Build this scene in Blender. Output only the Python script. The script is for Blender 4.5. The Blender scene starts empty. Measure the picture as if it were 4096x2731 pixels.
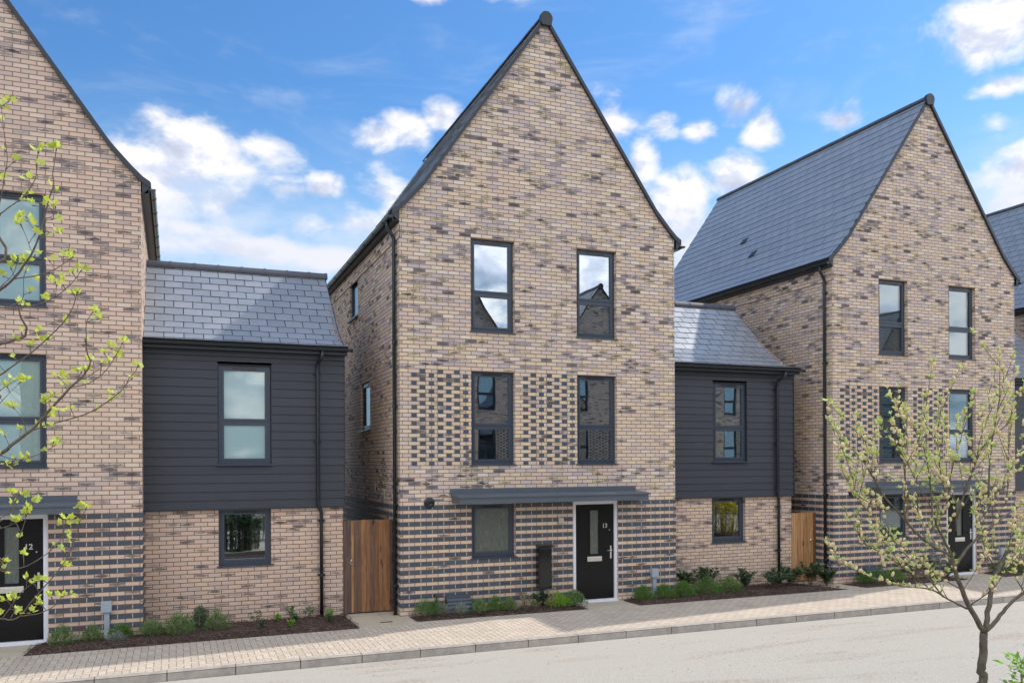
import bpy, bmesh, math, random
from mathutils import Vector, Matrix, Quaternion
import numpy as np

random.seed(7)
scene = bpy.context.scene
COL = scene.collection
R = math.radians

# ------------------------------------------------------------------ camera
cam_data = bpy.data.cameras.new("camera")
cam = bpy.data.objects.new("camera", cam_data)
COL.objects.link(cam)
yaw, roll = 0.38171, -0.00455
right = Vector((math.cos(yaw), -math.sin(yaw), 0)); fwd = Vector((math.sin(yaw), math.cos(yaw), 0)); up = Vector((0, 0, 1))
r2 = right * math.cos(roll) + up * math.sin(roll)
u2 = up * math.cos(roll) - right * math.sin(roll)
M = Matrix((r2, u2, -fwd)).transposed().to_4x4()
M.translation = Vector((-3.905, -15.165, 2.916))
cam.matrix_world = M
cam_data.sensor_width = 36
cam_data.lens = 3358.25 / 4096 * 36
cam_data.shift_y = (1845.36 - 1365.5) / 4096
cam_data.clip_start = 0.1
cam_data.clip_end = 3000
scene.camera = cam

# ------------------------------------------------------------------ exposure, sun, sky
scene.view_settings.view_transform = 'Standard'
scene.view_settings.look = 'None'
scene.view_settings.gamma = 1
scene.view_settings.exposure = 0.84

SUN = Vector((0.93, 0.185, 1.0)).normalized()
sun_el = math.asin(SUN.z); sun_az = math.atan2(SUN.x, SUN.y)
sd = bpy.data.lights.new("sun", 'SUN'); sd.energy = 2.0; sd.angle = R(0.6); sd.color = (1.0, 0.94, 0.86)
so = bpy.data.objects.new("sun", sd); COL.objects.link(so)
so.rotation_euler = (-SUN).to_track_quat('-Z', 'Y').to_euler()
so.location = SUN * 60


class NT:
    """tiny node-building helper"""
    def __init__(s, nt):
        s.t = nt; s.n = nt.nodes; s.l = nt.links
    def new(s, typ, **kw):
        nd = s.n.new(typ)
        for k_, v in kw.items(): setattr(nd, k_, v)
        return nd
    def put(s, sock, v):
        if v is None: return
        if isinstance(v, bpy.types.NodeSocket): s.l.new(v, sock)
        else:
            try: sock.default_value = v
            except Exception:
                if hasattr(v, '__len__') and len(v) == 3: sock.default_value = (*v, 1)
                else: sock.default_value = (v, v, v)
    def m(s, op, a, b=None, c=None, clamp=False):
        nd = s.new('ShaderNodeMath', operation=op, use_clamp=clamp)
        s.put(nd.inputs[0], a); s.put(nd.inputs[1], b)
        if c is not None: s.put(nd.inputs[2], c)
        return nd.outputs[0]
    def vm(s, op, a, b=None, scale=None):
        nd = s.new('ShaderNodeVectorMath', operation=op)
        s.put(nd.inputs[0], a)
        if b is not None: s.put(nd.inputs[1], b)
        if scale is not None: s.put(nd.inputs['Scale'], scale)
        return nd
    def mix(s, f, a, b, blend='MIX'):
        nd = s.new('ShaderNodeMix', data_type='RGBA', blend_type=blend)
        s.put(nd.inputs[0], f); s.put(nd.inputs[6], a); s.put(nd.inputs[7], b)
        return nd.outputs[2]
    def ss(s, x, a, b):
        nd = s.new('ShaderNodeMapRange', interpolation_type='SMOOTHSTEP')
        s.put(nd.inputs[0], x); s.put(nd.inputs[1], a); s.put(nd.inputs[2], b)
        nd.inputs[3].default_value = 0; nd.inputs[4].default_value = 1
        return nd.outputs[0]
    def noise(s, vec, scale, detail=3, rough=0.5, dist=0.0, dims='3D'):
        nd = s.new('ShaderNodeTexNoise', noise_dimensions=dims)
        if vec is not None: s.l.new(vec, nd.inputs['Vector'])
        nd.inputs['Scale'].default_value = scale; nd.inputs['Detail'].default_value = detail
        nd.inputs['Roughness'].default_value = rough; nd.inputs['Distortion'].default_value = dist
        return nd.outputs[0]
    def xyz(s, x, y, z=0.0):
        nd = s.new('ShaderNodeCombineXYZ'); s.put(nd.inputs[0], x); s.put(nd.inputs[1], y); s.put(nd.inputs[2], z)
        return nd.outputs[0]
    def sep(s, v):
        nd = s.new('ShaderNodeSeparateXYZ'); s.l.new(v, nd.inputs[0]); return nd.outputs
    def ramp(s, f, stops, interp='LINEAR'):
        nd = s.new('ShaderNodeValToRGB'); cr = nd.color_ramp; cr.interpolation = interp
        while len(cr.elements) < len(stops): cr.elements.new(0.5)
        for e, (p, c) in zip(cr.elements, stops):
            e.position = p; e.color = (*c, 1)
        s.put(nd.inputs[0], f)
        return nd.outputs[0]


world = bpy.data.worlds.new("World"); scene.world = world; world.use_nodes = True
def build_sky():
    w = NT(world.node_tree); w.n.clear()
    out = w.new('ShaderNodeOutputWorld'); bg = w.new('ShaderNodeBackground')
    sky = w.new('ShaderNodeTexSky', sky_type='NISHITA', sun_disc=False)
    sky.sun_elevation = sun_el; sky.sun_rotation = sun_az; sky.altitude = 50
    sky.air_density = 1.2; sky.dust_density = 0.6; sky.ozone_density = 2.0
    tc = w.new('ShaderNodeTexCoord').outputs['Generated']
    d = w.vm('NORMALIZE', tc).outputs[0]
    x, y, z = w.sep(d)
    az = w.m('MULTIPLY', w.m('ARCTAN2', x, y), 57.2958)
    el = w.m('MULTIPLY', w.m('ARCSINE', z), 57.2958)
    P = w.xyz(az, w.m('MULTIPLY', el, 1.0), 0)
    # cumulus banks: azimuth, elevation, half width, half height (degrees), strength
    banks = [(1.6, 19.2, 5.4, 2.3, 1), (5.6, 19.8, 3.4, 1.7, 1), (-2.2, 17.6, 4.0, 2.8, 1), (2.0, 16.2, 4.8, 1.7, .85),
             (9.2, 17.6, 1.5, 1.0, .8), (6.8, 17.4, 2.0, 1.0, .7), (8.6, 15.4, 2.2, 1.2, .95), (11.6, 15.6, 2.6, 1.6, 1), (14.0, 17.6, 2.4, 2.2, 1),
             (15.2, 21.3, 2.0, 1.6, 1), (17.2, 22.3, 1.9, 1.4, 1), (13.2, 20.9, 2.0, 1.0, .9),
             (4.5, 13.6, 9.0, 1.0, .95), (1.0, 14.6, 3.5, .8, .8), (10.5, 13.4, 6.0, 1.0, .9),
             (29.0, 21.8, 1.8, 2.6, 1), (30.8, 19.6, 1.6, 2.4, .9), (32.2, 21.4, 1.7, 1.2, .9), (34.5, 21.0, 1.7, 1.1, .95),
             (37.0, 22.2, 2.0, 1.8, 1), (38.6, 20.9, 1.9, 1.8, 1), (33.2, 17.0, 2.9, 2.2, 1), (36.9, 18.0, 2.4, 1.9, 1), (34.0, 14.2, 3.2, 2.6, .95),
             (43.4, 20.6, 2.4, 1.2, .8), (51.6, 23.6, 3.2, 2.4, 1), (53.4, 24.8, 2.6, 2.4, 1), (52.2, 21.0, 2.4, 1.0, .95),
             (51.9, 19.0, 1.3, 1.1, .75), (53.5, 16.4, 3.0, 1.8, 1), (54.0, 14.0, 3.5, 1.6, .9),
             (16.2, 29.3, 3.6, 1.0, .85), (22.4, 29.4, 3.0, 1.1, .8)]
    dens = None; vert = None
    for (a, e, sa, se, st) in banks:
        nd = w.new('ShaderNodeMapping', vector_type='TEXTURE')
        w.l.new(P, nd.inputs[0]); nd.inputs['Location'].default_value = (a, e, 0); nd.inputs['Scale'].default_value = (sa, se, 1)
        ln = w.vm('LENGTH', nd.outputs[0]).outputs['Value']
        v = w.m('MULTIPLY_ADD', ln, -st, st)
        dens = v if dens is None else w.m('MAXIMUM', dens, v)
    # general broken cloud behind the viewer and elsewhere round the sky
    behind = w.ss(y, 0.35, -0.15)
    gen = w.m('MULTIPLY', w.noise(d, 2.4, 4, .55), 1.0)
    gen = w.m('SUBTRACT', gen, 0.38)
    gen = w.m('MULTIPLY', gen, 3.2)
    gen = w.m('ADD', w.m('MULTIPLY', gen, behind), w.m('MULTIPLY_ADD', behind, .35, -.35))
    dens = w.m('MAXIMUM', dens, gen)
    sv = w.vm('MULTIPLY', d, (1, 1, 1.6)).outputs[0]
    puff = w.noise(sv, 13.0, 7, .56, .25)
    puff2 = w.noise(w.vm('ADD', sv, (0.012, 0.0, 0.022)).outputs[0], 13.0, 7, .56, .25)
    dd = w.m('ADD', dens, w.m('MULTIPLY', w.m('SUBTRACT', puff, .52), 2.6))
    mask = w.ss(dd, -0.05, 0.72)
    relief = w.m('MULTIPLY', w.m('SUBTRACT', puff, puff2), 5.0)
    bright = w.m('ADD', w.m('MULTIPLY', w.ss(dd, 0.0, 1.3), -0.32), relief)
    bright = w.m('ADD', bright, 0.86, clamp=True)
    cloud = w.ramp(bright, [(0.0, (.56, .60, .74)), (.5, (.72, .76, .88)), (.8, (.93, .93, .97)), (1.0, (1.0, .975, .96))])
    cloud = w.mix(w.m('MULTIPLY', w.m('MULTIPLY', w.ss(el, 18.5, 14.0), w.ss(y, 0.2, .4)), .75), cloud, (.76, .79, .89, 1))
    cl = w.vm('SCALE', cloud, scale=CLOUD).outputs[0]
    # thin high haze towards the horizon
    blue = w.mix(1.0, sky.outputs[0], TINT, 'MULTIPLY')
    hz = w.ss(el, 24.0, 6.0)
    blue = w.mix(w.m('MULTIPLY', hz, HAZE), blue, [c * CLOUD for c in (.52, .76, .97)] + [1])
    wisp = w.ss(w.noise(w.vm('MULTIPLY', d, (1, 1, 3.5)).outputs[0], 5.0, 5, .6, .6), .5, .8)
    blue = w.mix(w.m('MULTIPLY', wisp, .22), blue, cl)
    cl = w.vm('SCALE', cl, scale=w.m('MULTIPLY_ADD', behind, 1.35, 1.0)).outputs[0]  # cloud behind the viewer brightened beyond the rest to fill-light the facades
    veil = None
    for (a, e, sa, se, st) in ((3.5, 14.0, 15, 3.6, .75), (33, 13.0, 9, 4.5, .7), (54, 14, 8, 5, .7), (1.0, 17.0, 6, 3.2, .55)):
        nd = w.new('ShaderNodeMapping', vector_type='TEXTURE')
        w.l.new(P, nd.inputs[0]); nd.inputs['Location'].default_value = (a, e, 0); nd.inputs['Scale'].default_value = (sa, se, 1)
        ln = w.vm('LENGTH', nd.outputs[0]).outputs['Value']
        v = w.m('MULTIPLY', w.ss(ln, 1.1, .2), st)
        veil = v if veil is None else w.m('MAXIMUM', veil, v)
    veil = w.m('MULTIPLY', veil, w.ss(w.noise(w.vm('MULTIPLY', d, (1, 1, 2.6)).outputs[0], 9.0, 5, .55, .4), .25, .62))
    blue = w.mix(veil, blue, [c * CLOUD for c in (.74, .81, .95)] + [1])
    col = w.mix(w.m('MULTIPLY', mask, .97), blue, cl)
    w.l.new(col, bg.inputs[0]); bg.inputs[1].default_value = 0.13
    w.l.new(bg.outputs[0], out.inputs[0])
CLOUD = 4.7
TINT = (.29, .50, .70, 1)
HAZE = .8
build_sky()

# ------------------------------------------------------------------ materials
MATS = {}
def mat(name):
    m_ = bpy.data.materials.new(name); m_.use_nodes = True
    t = NT(m_.node_tree); t.n.clear()
    o = t.new('ShaderNodeOutputMaterial'); b = t.new('ShaderNodeBsdfPrincipled')
    t.l.new(b.outputs[0], o.inputs[0])
    MATS[name] = m_
    return m_, t, b, o

def simple(name, col, rough=.5, metal=0.0, var=.12, scale=30, bump=0.0, spec=.5):
    m_, t, b, o = mat(name)
    tc = t.new('ShaderNodeTexCoord').outputs['Object']
    n = t.noise(tc, scale, 4, .6)
    f = t.m('MULTIPLY_ADD', n, 2 * var, 1 - var)
    c = t.vm('SCALE', (col[0], col[1], col[2]), scale=f).outputs[0]
    t.l.new(c, b.inputs['Base Color'])
    t.put(b.inputs['Roughness'], t.m('MULTIPLY_ADD', n, .2, rough - .1))
    b.inputs['Metallic'].default_value = metal
    b.inputs['Specular IOR Level'].default_value = spec
    if bump:
        bp = t.new('ShaderNodeBump'); bp.inputs['Strength'].default_value = bump; bp.inputs['Distance'].default_value = .01
        t.l.new(t.noise(tc, scale * 4, 4, .6), bp.inputs['Height']); t.l.new(bp.outputs[0], b.inputs['Normal'])
    return m_

CREAM = [(0.0, (.66, .50, .37)), (.15, (.68, .54, .38)), (.27, (.62, .46, .37)), (.38, (.60, .48, .42)), (.48, (.72, .60, .48)),
         (.57, (.56, .46, .42)), (.66, (.49, .40, .38)), (.72, (.68, .54, .36)), (.79, (.43, .36, .345)), (.84, (.70, .56, .36)), (.91, (.60, .49, .45)), (.97, (.20, .175, .18))]
PINK = [(0.0, (.66, .47, .36)), (.18, (.62, .45, .35)), (.34, (.68, .51, .40)), (.48, (.58, .43, .35)), (.60, (.69, .54, .42)),
        (.70, (.52, .40, .35)), (.78, (.64, .47, .37)), (.86, (.44, .345, .32)), (.91, (.66, .52, .41)), (.97, (.30, .24, .23))]
def brick(name, stops, seed, smear=1.0):
    m_, t, b, o = mat(name)
    uv = t.new('ShaderNodeTexCoord').outputs['UV']
    u, v, _ = t.sep(uv)
    wob = t.noise(uv, 9.0, 3, .6)
    row = t.m('DIVIDE', v, .075); rf = t.m('FLOOR', row)
    x = t.m('ADD', t.m('DIVIDE', u, .225), t.m('MULTIPLY', t.m('FLOORED_MODULO', rf, 2.0), .5))
    cf = t.m('FLOOR', x)
    fx = t.m('SUBTRACT', x, cf); fy = t.m('SUBTRACT', row, rf)
    ex = t.m('MULTIPLY', t.m('MINIMUM', fx, t.m('SUBTRACT', 1.0, fx)), .225)
    ey = t.m('MULTIPLY', t.m('MINIMUM', fy, t.m('SUBTRACT', 1.0, fy)), .075)
    e = t.m('MINIMUM', ex, ey)
    e = t.m('ADD', e, t.m('MULTIPLY', t.m('SUBTRACT', t.noise(uv, 70, 2, .5), .5), .004))
    body = t.ss(e, .0045, .0085)
    wn = t.new('ShaderNodeTexWhiteNoise', noise_dimensions='3D')
    t.l.new(t.xyz(cf, rf, seed), wn.inputs[0])
    r1 = wn.outputs[0]; rc = t.sep(wn.outputs[1])
    base = t.ramp(r1, stops, 'CONSTANT')
    big = t.noise(uv, .45, 2, .5)
    low = t.ss(v, 2.12, 2.08); mid = t.m('MULTIPLY', t.ss(v, 2.84, 2.86), t.ss(v, 4.66, 4.64))
    base = t.mix(t.m('MULTIPLY', t.ss(big, .4, .66), .22), base, (.50, .41, .39, 1))
    base = t.mix(t.m('MULTIPLY', low, .45), base, (.68, .47, .33, 1))
    base = t.mix(t.m('MULTIPLY', mid, .25), base, (.72, .54, .34, 1))
    base = t.vm('SCALE', base, scale=t.m('MULTIPLY_ADD', t.noise(uv, 45, 4, .65), .36, .82)).outputs[0]
    # smoky kiln marks on part of the bricks
    suv = t.vm('MULTIPLY', uv, (11.0, 34.0, 1)).outputs[0]
    sm = t.noise(t.vm('ADD', suv, t.xyz(t.m('MULTIPLY', rc[1], 9.0), t.m('MULTIPLY', rc[2], 9.0))).outputs[0], 1.0, 5, .72, .8)
    cx = t.m('ABSOLUTE', t.m('SUBTRACT', fx, .5)); cy = t.m('ABSOLUTE', t.m('SUBTRACT', fy, t.m('MULTIPLY_ADD', rc[1], .3, .35)))
    cen = t.m('SUBTRACT', .34, t.m('ADD', t.m('MULTIPLY', cx, .42), t.m('MULTIPLY', cy, .75)))
    patch = t.noise(uv, 1.1, 3, .6)
    sel = t.m('ADD', rc[0], t.m('MULTIPLY', t.m('SUBTRACT', patch, .5), .5))
    lo_ = t.m('ADD', t.m('MULTIPLY', mid, .12), t.m('MULTIPLY_ADD', low, .09, .735 - .04 * smear))
    amount = t.m('MULTIPLY', t.ss(sel, lo_, t.m('ADD', lo_, .13)), t.m('MULTIPLY_ADD', rc[2], .4, .65))
    smk = t.m('MULTIPLY', t.ss(t.m('ADD', sm, cen), .46, .68), amount)
    dk = t.mix(rc[1], (.042, .038, .042, 1), (.115, .095, .098, 1))
    base = t.mix(t.m('MULTIPLY', smk, .93), base, dk)
    base = t.mix(t.m('MULTIPLY', t.m('MULTIPLY', t.ss(sm, .42, .7), t.ss(rc[1], .35, .9)), .20), base, (.38, .33, .32, 1))
    pale = t.m('MULTIPLY', t.ss(t.noise(suv, .6, 3, .5, .5), .58, .72), .22)
    base = t.mix(pale, base, (.66, .58, .50, 1))
    mort = t.vm('SCALE', (.215, .175, .13), scale=t.m('MULTIPLY_ADD', t.noise(uv, 20, 3, .6), .5, .7)).outputs[0]
    col = t.mix(body, mort, base)
    t.l.new(col, b.inputs['Base Color'])
    b.inputs['Roughness'].default_value = .88; b.inputs['Specular IOR Level'].default_value = .25
    bp = t.new('ShaderNodeBump'); bp.inputs['Strength'].default_value = .75; bp.inputs['Distance'].default_value = .008
    h = t.m('ADD', body, t.m('MULTIPLY', t.noise(uv, 60, 4, .7), .5))
    t.l.new(h, bp.inputs['Height']); t.l.new(bp.outputs[0], b.inputs['Normal'])
    return m_
brick('buff_brick', CREAM, 3.0)
brick('pink_brick', PINK, 11.0, .9)
brick('buff_brick_clean', [(p, c) for p, c in CREAM], 5.0)

def dark_brick(name, solid):
    """slate blue engineering bricks with cream joints between bricks"""
    m_, t, b, o = mat(name)
    uv = t.new('ShaderNodeTexCoord').outputs['UV']
    u, v, _ = t.sep(uv)
    rf = t.m('FLOOR', t.m('DIVIDE', v, .075))
    x = t.m('ADD', t.m('DIVIDE', u, .225), .5)
    cf = t.m('FLOOR', x); fx = t.m('SUBTRACT', x, cf)
    wn = t.new('ShaderNodeTexWhiteNoise', noise_dimensions='2D')
    t.l.new(t.xyz(cf, rf), wn.inputs[0])
    if solid:
        g = t.new('ShaderNodeNewGeometry').outputs['Random Per Island']
    else: g = wn.outputs[0]
    base = t.ramp(g, [(0, (.062, .076, .095)), (.5, (.072, .088, .11)), (.82, (.088, .098, .118)), (.97, (.10, .082, .088)), (1, (.07, .07, .08))])
    base = t.vm('SCALE', base, scale=t.m('MULTIPLY_ADD', t.noise(uv, 30, 4, .7), .6, .7)).outputs[0]
    if not solid:
        ex = t.m('MULTIPLY', t.m('MINIMUM', fx, t.m('SUBTRACT', 1.0, fx)), .225)
        base = t.mix(t.ss(ex, .0042, .007), (.56, .48, .35, 1), base)
    t.l.new(base, b.inputs['Base Color']); b.inputs['Roughness'].default_value = .65; b.inputs['Specular IOR Level'].default_value = .3
    return m_
dark_brick('dark_brick', False); dark_brick('dark_header', True)

def slate_mat():
    m_, t, b, o = mat('slate')
    g = t.new('ShaderNodeNewGeometry').outputs['Random Per Island']
    tc = t.new('ShaderNodeTexCoord').outputs['Object']
    n = t.noise(tc, 6, 5, .6); n2 = t.noise(tc, 60, 3, .6)
    c = t.ramp(g, [(0, (.235, .26, .285)), (.5, (.255, .28, .31)), (1, (.285, .305, .335))])  # base lightened: reflected bright sky is put into the slate colour
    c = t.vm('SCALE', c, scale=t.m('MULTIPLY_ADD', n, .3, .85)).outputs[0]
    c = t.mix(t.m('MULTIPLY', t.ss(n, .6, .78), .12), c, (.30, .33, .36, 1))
    t.l.new(c, b.inputs['Base Color'])
    t.put(b.inputs['Roughness'], t.m('ADD', t.m('MULTIPLY_ADD', g, .08, .24), t.m('MULTIPLY', n, .12)))
    b.inputs['Specular IOR Level'].default_value = 1.0
    bp = t.new('ShaderNodeBump'); bp.inputs['Strength'].default_value = .12; bp.inputs['Distance'].default_value = .004
    t.l.new(n2, bp.inputs['Height']); t.l.new(bp.outputs[0], b.inputs['Normal'])
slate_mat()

def board_mat():
    m_, t, b, o = mat('black_board')
    tc = t.new('ShaderNodeTexCoord').outputs['Object']
    g = t.new('ShaderNodeNewGeometry').outputs['Random Per Island']
    sv = t.vm('MULTIPLY', tc, (1.5, 1.5, 40)).outputs[0]
    n = t.noise(sv, 3.0, 5, .7)
    n2 = t.noise(tc, 1.3, 4, .6)
    f = t.m('ADD', t.m('MULTIPLY_ADD', n, .5, .6), t.m('MULTIPLY', g, .16))
    c = t.vm('SCALE', (.030, .034, .044), scale=f).outputs[0]
    c = t.mix(t.m('MULTIPLY', t.ss(n2, .55, .8), .3), c, (.055, .06, .07, 1))
    sp = t.new('ShaderNodeTexVoronoi'); t.l.new(tc, sp.inputs['Vector']); sp.inputs['Scale'].default_value = 2.6
    fleck = t.ss(t.m('ADD', sp.outputs['Distance'], t.m('MULTIPLY', t.noise(tc, 40, 2, .5), .04)), .034, .026)
    c = t.mix(t.m('MULTIPLY', fleck, .8), c, (.5, .5, .5, 1))
    t.l.new(c, b.inputs['Base Color']); b.inputs['Roughness'].default_value = .5
    bp = t.new('ShaderNodeBump'); bp.inputs['Strength'].default_value = .4; bp.inputs['Distance'].default_value = .004
    t.l.new(n, bp.inputs['Height']); t.l.new(bp.outputs[0], b.inputs['Normal'])
board_mat()

simple('anthracite', (.042, .056, .078), .36, var=.08, scale=8)
simple('canopy_metal', (.085, .105, .125), .42, var=.1, scale=5)
simple('black_plastic', (.013, .017, .022), .22, var=.1, scale=9)
simple('verge_black', (.020, .026, .034), .4)
simple('underlay', (.008, .009, .011), .9)
simple('ridge_clay', (.075, .08, .095), .5, var=.25, scale=12)
simple('door_black', (.006, .006, .007), .22, var=.2, scale=20, bump=.03, spec=.3)
simple('white_frame', (.72, .73, .76), .4, var=.05)
simple('steel', (.78, .76, .70), .22, 1.0, var=.08)
simple('grey_plastic', (.33, .38, .42), .5, var=.08)
simple('beige_plastic', (.50, .45, .36), .5, var=.1)
simple('white_paint', (.80, .79, .74), .5, var=.03)
simple('meter_grey', (.055, .068, .085), .5, var=.15, scale=12)
simple('cabinet_black', (.010, .010, .011), .10, var=.05)
simple('room_wall', (.34, .33, .30), .9, var=.05)
simple('blind_fabric', (.80, .88, .84), .8, var=.05, scale=3)
simple('blind_slat', (.90, .90, .87), .5, var=.03)
simple('concrete_kerb', (.36, .325, .28), .85, var=.5, scale=6, bump=.5)
simple('kerb_joint', (.05, .045, .04), .9)
simple('sealant', (.6, .58, .52), .7)

def glass_mat(name, refl, tint, rough=0.0, wob=.02, through=None):
    m_ = bpy.data.materials.new(name); m_.use_nodes = True; MATS[name] = m_
    t = NT(m_.node_tree); t.n.clear()
    o = t.new('ShaderNodeOutputMaterial')
    gl = t.new('ShaderNodeBsdfGlossy'); gl.inputs['Roughness'].default_value = rough; gl.inputs[0].default_value = (.90, .95, 1.0, 1)
    if through is None:
        tr = t.new('ShaderNodeBsdfTransparent'); tr.inputs[0].default_value = (*tint, 1)
    else:
        tr = t.new('ShaderNodeBsdfPrincipled'); tr.inputs['Base Color'].default_value = (*tint, 1); tr.inputs['Roughness'].default_value = .4
    fr = t.new('ShaderNodeFresnel'); fr.inputs[0].default_value = 1.6
    f = t.m('ADD', t.m('MULTIPLY', fr.outputs[0], .9), refl, clamp=True)
    bp = t.new('ShaderNodeBump'); bp.inputs['Strength'].default_value = wob; bp.inputs['Distance'].default_value = .1
    tc = t.new('ShaderNodeTexCoord').outputs['Object']
    t.l.new(t.noise(tc, 1.6, 1, .4), bp.inputs['Height'])
    t.l.new(bp.outputs[0], gl.inputs['Normal'])
    mx = t.new('ShaderNodeMixShader'); t.l.new(f, mx.inputs[0]); t.l.new(tr.outputs[0], mx.inputs[1]); t.l.new(gl.outputs[0], mx.inputs[2])
    t.l.new(mx.outputs[0], o.inputs[0])
    return m_, t, tr
glass_mat('glass', .28, (.72, .78, .78), wob=.010)
glass_mat('glass_clear', .03, (.95, .99, .98), wob=.010)
g_, t_, tr_ = glass_mat('glass_obscure', .04, (.10, .13, .095), .25, .1, through=1)
tc_ = t_.new('ShaderNodeTexCoord').outputs['Object']
n_ = t_.noise(t_.vm('MULTIPLY', tc_, (30, 30, 7)).outputs[0], 1.0, 4, .6, 1)
t_.l.new(t_.ramp(n_, [(.3, (.025, .04, .025)), (.55, (.06, .075, .05)), (.75, (.13, .145, .11))]), tr_.inputs['Base Color'])

def wood_mat(name, cols, seed):
    m_, t, b, o = mat(name)
    tc = t.new('ShaderNodeTexCoord').outputs['Object']
    g = t.new('ShaderNodeNewGeometry').outputs['Random Per Island']
    sv = t.vm('ADD', t.vm('MULTIPLY', tc, (16, 16, 1.1)).outputs[0], t.xyz(t.m('MULTIPLY', g, 37.0), seed, t.m('MULTIPLY', g, 11.0))).outputs[0]
    grain = t.noise(sv, 1.5, 6, .65, 1.4)
    base = t.ramp(g, cols, 'CONSTANT')
    c = t.vm('SCALE', base, scale=t.m('MULTIPLY_ADD', t.ss(grain, .3, .7), .8, .6)).outputs[0]
    vor = t.new('ShaderNodeTexVoronoi'); t.l.new(t.vm('MULTIPLY', tc, (9, 9, 3.0)).outputs[0], vor.inputs['Vector']); vor.inputs['Scale'].default_value = .8
    c = t.mix(t.m('MULTIPLY', t.ss(vor.outputs['Distance'], .26, .08), .9), c, (.035, .018, .009, 1))
    t.l.new(c, b.inputs['Base Color']); b.inputs['Roughness'].default_value = .7
    bp = t.new('ShaderNodeBump'); bp.inputs['Strength'].default_value = .3; bp.inputs['Distance'].default_value = .004
    t.l.new(grain, bp.inputs['Height']); t.l.new(bp.outputs[0], b.inputs['Normal'])
wood_mat('gate_wood_brown', [(0, (.28, .13, .052)), (.25, (.20, .092, .04)), (.42, (.35, .175, .068)), (.58, (.115, .07, .052)), (.72, (.25, .115, .045)), (.86, (.15, .08, .048))], 2.0)
wood_mat('gate_wood_pale', [(0, (.46, .26, .11)), (.25, (.40, .21, .085)), (.5, (.50, .29, .13)), (.75, (.36, .18, .07))], 9.0)
wood_mat('post_wood', [(0, (.20, .08, .035)), (1, (.25, .11, .045))], 4.0)

def paving_mat():
    m_, t, b, o = mat('block_paving')
    tc = t.new('ShaderNodeTexCoord').outputs['Object']
    wx, wy, _ = t.sep(tc)
    S = .1
    X = t.m('DIVIDE', wx, S); Y = t.m('DIVIDE', wy, S)
    i = t.m('FLOOR', X); j = t.m('FLOOR', Y); fx = t.m('SUBTRACT', X, i); fy = t.m('SUBTRACT', Y, j)
    k = t.m('FLOORED_MODULO', t.m('SUBTRACT', i, j), 4.0)
    def is_(v): return t.m('COMPARE', k, float(v), .5)
    big = 9.0
    L = t.m('ADD', fx, t.m('MULTIPLY', is_(1), big)); Rr = t.m('ADD', t.m('SUBTRACT', 1.0, fx), t.m('MULTIPLY', is_(0), big))
    B = t.m('ADD', fy, t.m('MULTIPLY', is_(2), big)); T = t.m('ADD', t.m('SUBTRACT', 1.0, fy), t.m('MULTIPLY', is_(3), big))
    e = t.m('MINIMUM', t.m('MINIMUM', L, Rr), t.m('MINIMUM', B, T))
    bi = t.m('SUBTRACT', i, is_(1)); bj = t.m('SUBTRACT', j, is_(2))
    wn = t.new('ShaderNodeTexWhiteNoise', noise_dimensions='2D'); t.l.new(t.xyz(bi, bj), wn.inputs[0])
    c = t.ramp(wn.outputs[0], [(0, (.47, .40, .32)), (.5, (.52, .445, .355)), (1, (.56, .48, .385))])
    c = t.vm('SCALE', c, scale=t.m('MULTIPLY_ADD', t.noise(tc, 60, 3, .7), .3, .85)).outputs[0]
    c = t.vm('SCALE', c, scale=t.m('MULTIPLY_ADD', t.noise(tc, .9, 3, .6), .3, .85)).outputs[0]
    c = t.mix(t.ss(e, .075, .03), c, (.22, .18, .14, 1))
    t.l.new(c, b.inputs['Base Color']); b.inputs['Roughness'].default_value = .85
    bp = t.new('ShaderNodeBump'); bp.inputs['Strength'].default_value = .6; bp.inputs['Distance'].default_value = .006
    t.l.new(t.ss(e, .02, .1), bp.inputs['Height']); t.l.new(bp.outputs[0], b.inputs['Normal'])
paving_mat()

def road_mat():
    m_, t, b, o = mat('road_gravel')
    tc = t.new('ShaderNodeTexCoord').outputs['Object']
    n1 = t.noise(tc, 90, 4, .75); n2 = t.noise(t.vm('MULTIPLY', tc, (.35, 1.6, 1)).outputs[0], 1.3, 5, .6)
    n3 = t.noise(tc, 18, 4, .7)
    c = t.ramp(n1, [(.34, (.27, .235, .19)), (.45, (.42, .39, .335)), (.66, (.54, .51, .45))])
    c = t.mix(t.m('MULTIPLY', t.m('MULTIPLY', t.ss(n2, .52, .68), t.ss(n3, .42, .6)), .65), c, (.30, .22, .17, 1))
    v = t.new('ShaderNodeTexVoronoi'); t.l.new(tc, v.inputs['Vector']); v.inputs['Scale'].default_value = 7
    wnn = t.sep(v.outputs['Color'])
    st = t.m('MULTIPLY', t.ss(v.outputs['Distance'], .16, .08), t.ss(wnn[0], .8, .84))
    c = t.mix(t.m('MULTIPLY', st, .8), c, (.12, .09, .07, 1))
    t.l.new(c, b.inputs['Base Color']); b.inputs['Roughness'].default_value = .95
    bp = t.new('ShaderNodeBump'); bp.inputs['Strength'].default_value = .9; bp.inputs['Distance'].default_value = .012
    t.l.new(t.m('ADD', n1, t.m('MULTIPLY', n3, .8)), bp.inputs['Height']); t.l.new(bp.outputs[0], b.inputs['Normal'])
road_mat()
simple('bounce_gravel', (.55, .50, .42), .9, var=.2, scale=8, bump=.2)  # pale tone chosen to bounce sunlight back at the facades
simple('sandstone_slab', (.46, .40, .30), .85, var=.2, scale=3, bump=.2)

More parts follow.
